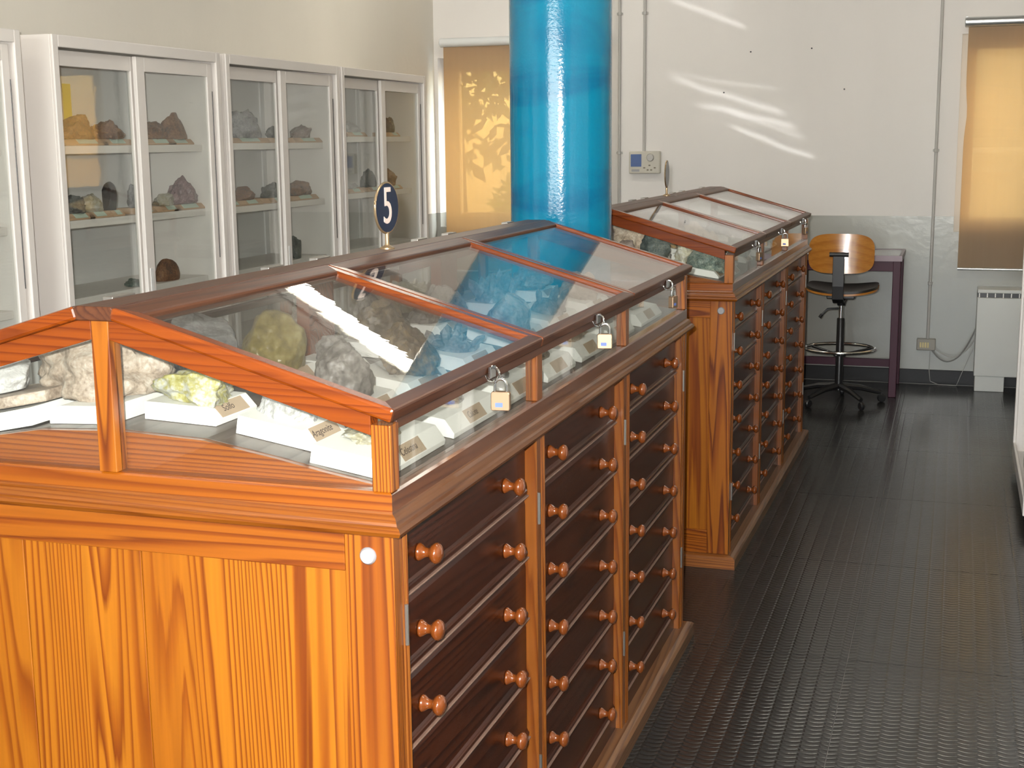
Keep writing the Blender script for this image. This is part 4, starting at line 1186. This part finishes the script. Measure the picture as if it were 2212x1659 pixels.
shelf_rock(3.235, zB, (0.11, 0.20, 0.115), 610, S_AMET, 'purple brown amethyst cluster on the second shelf', lumps=0.5)
shelf_rock(3.10, zCc, (0.07, 0.14, 0.085), 611, S_RUST, 'brown dome shaped stone on the third shelf', base=False, rough=0.08, cuts=1)
shelf_rock(2.87, zCc, (0.07, 0.09, 0.03), 612, S_GREEN, 'flat green stone on the third shelf', base=False)
zA, zB, zCc = 1.456, 1.19, 0.92
shelf_rock(3.755, zA, (0.13, 0.29, 0.125), 613, S_STEEL, 'double grey lump on the top shelf of the middle white cabinet', lumps=0.5, cuts=3)
shelf_rock(4.06, zA, (0.08, 0.10, 0.055), 614, S_DKGR, 'small dark stone right of the grey lump')
shelf_rock(4.33, zA, (0.10, 0.23, 0.065), 615, S_PINK, 'pinkish double stone at right in the middle white cabinet', lumps=0.5)
shelf_rock(3.60, zB, (0.08, 0.10, 0.06), 616, S_RUST, 'brown stone at left on the second shelf, middle white cabinet')
shelf_rock(3.755, zB, (0.09, 0.15, 0.06), 617, S_RUST, 'oval brown stone, second shelf of the middle white cabinet', rough=0.15)
shelf_rock(4.02, zB, (0.09, 0.16, 0.07), 618, S_DKGR, 'dark flat stone at the divider of the middle white cabinet')
shelf_rock(4.275, zB, (0.10, 0.22, 0.07), 619, S_RUST, 'long rust stone behind the right door of the middle white cabinet')
shelf_rock(4.22, zCc, (0.06, 0.10, 0.11), 620, S_DKGR, 'upright dark stone on the third shelf of the middle white cabinet', base=False)
zA, zB = 1.484, 1.20
shelf_rock(4.90, zA, (0.09, 0.18, 0.055), 621, S_WHITE, 'white stone on the top shelf of the far white cabinet')
shelf_rock(5.40, zA, (0.08, 0.10, 0.085), 622, S_BLACK, 'black jagged stone on the top shelf of the far white cabinet', lumps=0.6)
shelf_rock(5.11, zB, (0.08, 0.12, 0.10), 623, S_DKGR, 'blocky dark stone on the second shelf of the far white cabinet', cuts=11)
shelf_rock(4.87, zB, (0.08, 0.14, 0.035), 624, S_WHITE, 'small white stone on the second shelf of the far white cabinet')
shelf_rock(5.40, zB, (0.08, 0.13, 0.095), 625, S_RUST, 'brown stone behind the number sign in the far white cabinet')

# ------------------------------------------------------------------ stool
PLY = wood('stool_plywood', (0.46, 0.19, 0.030), (0.41, 0.16, 0.025), (0.35, 0.13, 0.02), 'x', 30, 0.05, 0.25, 0.5, 0.03, 1.0)
ST = empty('swivel_stool', (0.135, 5.96, 0))
def shell(w, h, bend, thick, nx=16, nz=8, e=3.6):
    """superellipse plywood shell: local x width, z height, bends towards +y at the sides"""
    mb = MB(); vs_, fs = [], []
    n = 48; rings = 6
    def pt(r, a, s):
        ca, sa = math.cos(a), math.sin(a)
        x = math.copysign(abs(ca) ** (2 / e), ca) * w / 2 * r; z = math.copysign(abs(sa) ** (2 / e), sa) * h / 2 * r
        return (x, bend * (x / (w / 2)) ** 2 + s, z)
    for s in (0.0, thick):
        vs_.append(pt(0, 0, s))
        for r in range(1, rings + 1):
            for k in range(n): vs_.append(pt(r / rings, 2 * PI * k / n, s))
    off = 1 + rings * n
    for q in (0, off):
        for k in range(n):
            fs.append((q, q + 1 + k, q + 1 + (k + 1) % n))
            for r in range(rings - 1):
                a = q + 1 + r * n
                fs.append((a + k, a + n + k, a + n + (k + 1) % n, a + (k + 1) % n))
    b0 = 1 + (rings - 1) * n
    for k in range(n): fs.append((b0 + k, b0 + (k + 1) % n, off + b0 + (k + 1) % n, off + b0 + k))
    return mb.add(vs_, fs)
shell(0.345, 0.212, 0.035, 0.010).build('backrest', PLY, ST, (0.005, -0.205, 0.845), (-0.08, 0, 0), smooth=True)
ss = shell(0.385, 0.36, 0.022, 0.011)
SEATB = plain('black_seat_pad', (0.014, 0.013, 0.012), 0.4)
ss.build('seat', PLY, ST, (0.005, 0.0, 0.619), (PI / 2 + 0.03, 0, 0), smooth=True)
shell(0.378, 0.353, 0.022, 0.012).build('seat_pad', SEATB, ST, (0.005, 0.0, 0.6308), (PI / 2 + 0.03, 0, 0), smooth=True)
MB().prism([(-0.238, 0.88), (-0.232, 0.88), (-0.228, 0.70), (-0.215, 0.635), (-0.16, 0.612), (0.02, 0.612), (0.02, 0.604), (-0.17, 0.604), (-0.225, 0.628), (-0.236, 0.70)], 'x', -0.030, 0.030).build('back_support', BLACK, ST, (-0.003, 0.004, -0.028), bevel=0.002)
MB().tube([(-0.052, -0.226, 0.842), (0.047, -0.226, 0.842)], 0.0125, 12).build('back_bracket', BLACK, ST, smooth=True)
MB().box(-0.075, 0.075, -0.075, 0.075, 0.588, 0.606).build('seat_plate', BLACK, ST, (0, 0, 0), bevel=0.004)
MB().lathe([(0.022, 0.545), (0.024, 0.565), (0.032, 0.575), (0.032, 0.590)], 'z', (0, 0, 0), 18).build('seat_collar', BLACK, ST, smooth=True)
MB().lathe([(0.013, 0.46), (0.013, 0.56)], 'z', (0, 0, 0), 18).build('lift_rod', CHROME, ST, smooth=True)
MB().lathe([(0.021, 0.07), (0.021, 0.47), (0.018, 0.475)], 'z', (0, 0, 0), 18).build('column_sleeve', BLACK, ST, smooth=True)
MB().tube([(-0.01, -0.02, 0.530), (-0.07, -0.03, 0.527), (-0.10, -0.03, 0.495)], 0.005, 8).build('lever', BLACK, ST, smooth=True)
MB().tube([(-0.10, -0.03, 0.495), (-0.112, -0.03, 0.478)], 0.009, 8).build('lever_grip', BLACK, ST, smooth=True)
fr_ = MB().tube([(0.188 * math.cos(a), 0.188 * math.sin(a), 0.305) for a in [2 * PI * k / 48 for k in range(48)]], 0.009, 10, True).build('foot_ring', CHROME, ST, smooth=True)
for k in range(3):
    a = 2 * PI * k / 3 + 0.5
    MB().tube([(0.02 * math.cos(a), 0.02 * math.sin(a), 0.27), (0.186 * math.cos(a), 0.186 * math.sin(a), 0.298)], 0.007, 8).build('spoke', BLACK, fr_)
MB().lathe([(0.034, 0.262), (0.034, 0.285)], 'z', (0, 0, 0), 18).build('ring_collar', BLACK, ST, smooth=True)
for k in range(5):
    a = 2 * PI * k / 5 + 0.3
    lg = MB().tube([(0.02 * math.cos(a), 0.02 * math.sin(a), 0.095), (0.12 * math.cos(a), 0.12 * math.sin(a), 0.085), (0.235 * math.cos(a), 0.235 * math.sin(a), 0.055)], [0.020, 0.017, 0.012], 8).build('leg', BLACK, ST, smooth=True)
    MB().lathe([(0.0, -0.011), (0.018, -0.011), (0.0225, -0.006), (0.0225, 0.006), (0.018, 0.011), (0.0, 0.011)], 'x', (0, 0, 0), 16).build('castor', BLACK, lg, (0.24 * math.cos(a), 0.24 * math.sin(a), 0.0228), (0, 0, a + PI / 2), smooth=True)
tag(ST, 'plywood swivel stool with black column and steel foot ring', 'stool')

# ------------------------------------------------------------------ desk
PURP = plain('aubergine_steel', (0.050, 0.009, 0.024), 0.45, spec=0.3)
DTOP = plain('grey_desk_top', (0.22, 0.21, 0.20), 0.25, var=0.1)
DK = empty('desk', (-0.08, 6.42, 0))
MB().box(-0.52, 0.515, -0.235, 0.26, 0.775, 0.800).build('desk_top', DTOP, DK, bevel=0.003)
MB().ring(-0.52, 0.515, -0.235, 0.26, [(-0.001, 0.772), (0.006, 0.772), (0.006, 0.803), (-0.012, 0.803), (-0.012, 0.8005)]).build('edge_strip', plain('steel_edging', (0.17, 0.13, 0.145), 0.4, 0.3), DK)
for (a, b_) in ((-0.23, -0.20), (0.225, 0.255)):
    MB().box(-0.48, 0.475, a, b_, 0.715, 0.775).build('apron', PURP, DK, bevel=0.002)
MB().box(-0.48, 0.475, 0.225, 0.255, 0.10, 0.145).build('stretcher', PURP, DK, bevel=0.002)
for sx in (0.472, -0.515):
    for sy in (-0.232, 0.215):
        MB().box(sx, sx + 0.042, sy, sy + 0.042, 0.0, 0.772).build('leg', PURP, DK, bevel=0.003)
tag(DK, 'purple steel desk with grey top behind the swivel stool', 'desk')

# ------------------------------------------------------------------ back wall services
PVC = plain('grey_conduit_plastic', (0.42, 0.41, 0.39), 0.4)
CONDS = [(-1.30, 0.35, ZC, (2.214, 1.375), 'grey conduit on the back wall, leftmost beside the blue column'),
         (-1.143, 1.385, ZC, (2.213,), 'grey conduit running down into the thermostat'),
         (0.587, 0.272, ZC, (2.6, 1.376, 0.602), 'grey conduit running down to the low socket box')]
for (x, z0, z1, cl, lb) in CONDS:
    o_ = empty('conduit', (x, YB - 0.012, z0))
    MB().lathe([(0.009, 0), (0.009, z1 - z0)], 'z', (0, 0, 0), 12).build('pipe', PVC, o_, smooth=True)
    for z in cl:
        MB().lathe([(0.010, z - z0 - 0.010), (0.0135, z - z0 - 0.008), (0.0135, z - z0 + 0.008), (0.010, z - z0 + 0.010)], 'z', (0, 0, 0), 12).build('clip', PVC, o_)
        MB().box(-0.018, 0.018, -0.002, 0.012, z - z0 - 0.007, z - z0 + 0.007).build('clip_foot', PVC, o_)
    tag(o_, lb, 'conduit', 'grey wall conduits')
TH = empty('thermostat', (-1.1335, YB, 1.248))
BEI = plain('beige_plastic', (0.50, 0.475, 0.41), 0.4)
MB().box(-0.097, 0.097, -0.045, 0, 0, 0.136).build('housing', BEI, TH, bevel=0.006)
MB().box(-0.085, -0.018, -0.0465, -0.044, 0.042, 0.118).build('screen', plain('blue_display', (0.02, 0.07, 0.25), 0.15), TH, bevel=0.001)
MB().lathe([(0.0, -0.058), (0.020, -0.058), (0.024, -0.046), (0.024, -0.044)], 'y', (0.038, 0, 0.098), 24).build('dial', PVC, TH, smooth=True)
for k, (bx, bz) in enumerate(((0.0, 0.035), (0.022, 0.022), (0.044, 0.022), (0.066, 0.035), (0.033, 0.05))):
    MB().box(bx - 0.006, bx + 0.006, -0.0475, -0.044, bz - 0.004, bz + 0.004).build('button', plain('button_brown', (0.20, 0.17, 0.13), 0.5) if k == 0 else bpy.data.materials['button_brown'], TH, bevel=0.001)
MB().box(-0.08, -0.03, -0.0462, -0.0445, 0.012, 0.026).build('badge', PLASTIC_W, TH)
tag(TH, 'beige thermostat with blue display on the back wall', 'thermostat')
SO = empty('socket_box', (0.579, YB, 0.205))
MB().box(-0.054, 0.054, -0.040, 0, 0, 0.068).build('housing', plain('grey_socket_plastic', (0.30, 0.285, 0.25), 0.45), SO, bevel=0.005)
for k in range(4):
    MB().box(-0.036 + k * 0.014, -0.026 + k * 0.014, -0.043, -0.038, 0.016, 0.048).build('switch', plain('yellowed_switch', (0.62, 0.52, 0.26), 0.4) if k == 0 else bpy.data.materials['yellowed_switch'], SO, bevel=0.001)
tag(SO, 'small grey socket box low on the back wall', 'socket')
def sag(a, b_, c_, n=14):
    a, b_, c_ = Vector(a), Vector(b_), Vector(c_)
    return [tuple(a * (1 - t) ** 2 + b_ * 2 * t * (1 - t) + c_ * t * t) for t in [k / n for k in range(n + 1)]]
CABG = plain('grey_cable', (0.20, 0.20, 0.19), 0.5)
cab1 = MB().tube(sag((0.61, YB - 0.035, 0.212), (0.74, YB - 0.04, 0.02), (0.858, YB - 0.06, 0.36)), 0.004, 8).build('cable', CABG, None, smooth=True)
tag(cab1, 'dark grey cable sagging from the socket box to the heater', 'cable', 'cables beside the heater')
cab2 = MB().tube(sag((0.625, YB - 0.03, 0.225), (0.76, YB - 0.035, 0.09), (0.858, YB - 0.07, 0.30)), 0.003, 8).build('cable', PVC, None, smooth=True)
tag(cab2, 'lighter cable sagging just above the dark cable', 'cable', 'cables beside the heater')
cab3 = MB().tube([(0.603, YB - 0.03, 0.206), (0.603, YB - 0.03, 0.08), (0.612, YB - 0.035, 0.02), (0.66, YB - 0.05, 0.004), (0.76, YB - 0.06, 0.004)] + sag((0.77, YB - 0.06, 0.03), (0.80, YB - 0.05, 0.12), (0.856, YB - 0.06, 0.25), 6), 0.0018, 6).build('cable', PVC, None, smooth=True)
tag(cab3, 'thin pale wire hanging from the socket box to the floor', 'cable', 'cables beside the heater')

FC = empty('fan_heater', (1.12, 6.60, 0))
HT = plain('white_heater_enamel', (0.60, 0.61, 0.58), 0.4, var=0.03)
MB().box(-0.268, 0.26, -0.098, 0.10, 0.090, 0.545).build('casing', HT, FC, bevel=0.004)
MB().box(-0.268, 0.26, -0.070, 0.10, 0.545, 0.572).build('grille_recess', BLACK, FC)
MB().box(-0.268, 0.26, -0.098, 0.10, 0.572, 0.592).build('top_panel', HT, FC, bevel=0.003)
for k in range(12):
    MB().box(-0.26 + k * 0.043, -0.255 + k * 0.043, -0.085, -0.070, 0.545, 0.572).build('grille_bar', STEEL_D, FC)
MB().box(-0.262, -0.10, -0.090, 0.09, 0.0, 0.090).build('foot', HT, FC, bevel=0.004)
MB().box(0.10, 0.255, -0.090, 0.09, 0.0, 0.090).build('foot', HT, FC, bevel=0.004)
tag(FC, 'white floor-standing fan heater under the right blind', 'heater')

# ------------------------------------------------------------------ streaked spot lamp added to stand in for sun off the lid glass
def streak_spot(loc, target, streaks, energy):
    d = bpy.data.lights.new('sun_glint', 'SPOT')
    d.energy = energy; d.spot_size = math.radians(75); d.spot_blend = 0.1; d.shadow_soft_size = 0.0
    o = bpy.data.objects.new('sun_glint', d); COL.objects.link(o)
    P = Vector(loc); dirn = (Vector(target) - P).normalized()
    o.location = P; q = dirn.to_track_quat('-Z', 'Y'); o.rotation_euler = q.to_euler()
    Mi = q.to_matrix().transposed()
    def uv(x, z):
        v = Mi @ (Vector((x, YB, z)) - P)
        return v.x / -v.z, v.y / -v.z
    d.use_nodes = True
    t = d.node_tree; N, L = t.nodes, t.links
    em = N['Emission'] if 'Emission' in N else N.new('ShaderNodeEmission')
    tc = N.new('ShaderNodeTexCoord'); sp = N.new('ShaderNodeSeparateXYZ'); L.new(tc.outputs['Normal'], sp.inputs[0])
    def mt(op, a, b_=None, cl=False):
        n = N.new('ShaderNodeMath'); n.operation = op; n.use_clamp = cl
        for i, v in enumerate((a, b_)):
            if v is None: continue
            if isinstance(v, (int, float)): n.inputs[i].default_value = v
            else: L.new(v, n.inputs[i])
        return n.outputs[0]
    nzv = mt('ABSOLUTE', sp.outputs['Z'])
    zs = mt('MULTIPLY', sp.outputs['Z'], -1.0)
    U = mt('DIVIDE', sp.outputs['X'], zs); V = mt('DIVIDE', sp.outputs['Y'], zs)
    nz = N.new('ShaderNodeTexNoise'); nz.inputs['Scale'].default_value = 9.0; nz.inputs['Detail'].default_value = 3
    L.new(tc.outputs['Normal'], nz.inputs['Vector'])
    wob = mt('MULTIPLY', mt('SUBTRACT', nz.outputs['Fac'], 0.5), 0.022)
    tot = None
    for (x0, z0, x1, z1, wid, amp) in streaks:
        u0, v0 = uv(x0, z0); u1, v1 = uv(x1, z1)
        ln = math.hypot(u1 - u0, v1 - v0); ex, ey = (u1 - u0) / ln, (v1 - v0) / ln
        du, dv = mt('SUBTRACT', U, u0), mt('SUBTRACT', V, v0)
        a = mt('DIVIDE', mt('ADD', mt('MULTIPLY', du, ex), mt('MULTIPLY', dv, ey)), ln)
        c_ = mt('ADD', mt('SUBTRACT', mt('MULTIPLY', dv, ex), mt('MULTIPLY', du, ey)), wob)
        g = mt('POWER', 2.718, mt('MULTIPLY', mt('POWER', mt('ABSOLUTE', mt('DIVIDE', c_, wid)), 2.0), -1.0))
        e = mt('MULTIPLY', mt('MULTIPLY', a, 6.0, True), mt('MULTIPLY', mt('SUBTRACT', 1.0, a), 9.0, True))
        val = mt('MULTIPLY', mt('MULTIPLY', g, e), amp)
        tot = val if tot is None else mt('ADD', tot, val)
    L.new(tot, em.inputs['Strength'])
    return o
streak_spot((-0.30, 4.2, 1.30), (-0.6, YB, 1.85),
      [(-1.02, 2.31, -0.52, 2.10, 0.006, 1.5), (-1.05, 2.37, -0.60, 2.20, 0.030, 0.35),
       (-1.04, 1.865, -0.30, 1.735, 0.005, 0.6), (-1.03, 1.845, -0.26, 1.585, 0.007, 1.5),
       (-0.86, 1.68, -0.20, 1.515, 0.007, 1.4), (-0.70, 1.64, -0.14, 1.455, 0.006, 0.7),
       (-0.64, 1.55, -0.09, 1.335, 0.006, 1.6), (-0.80, 1.70, -0.15, 1.47, 0.045, 0.16)], 60.0)
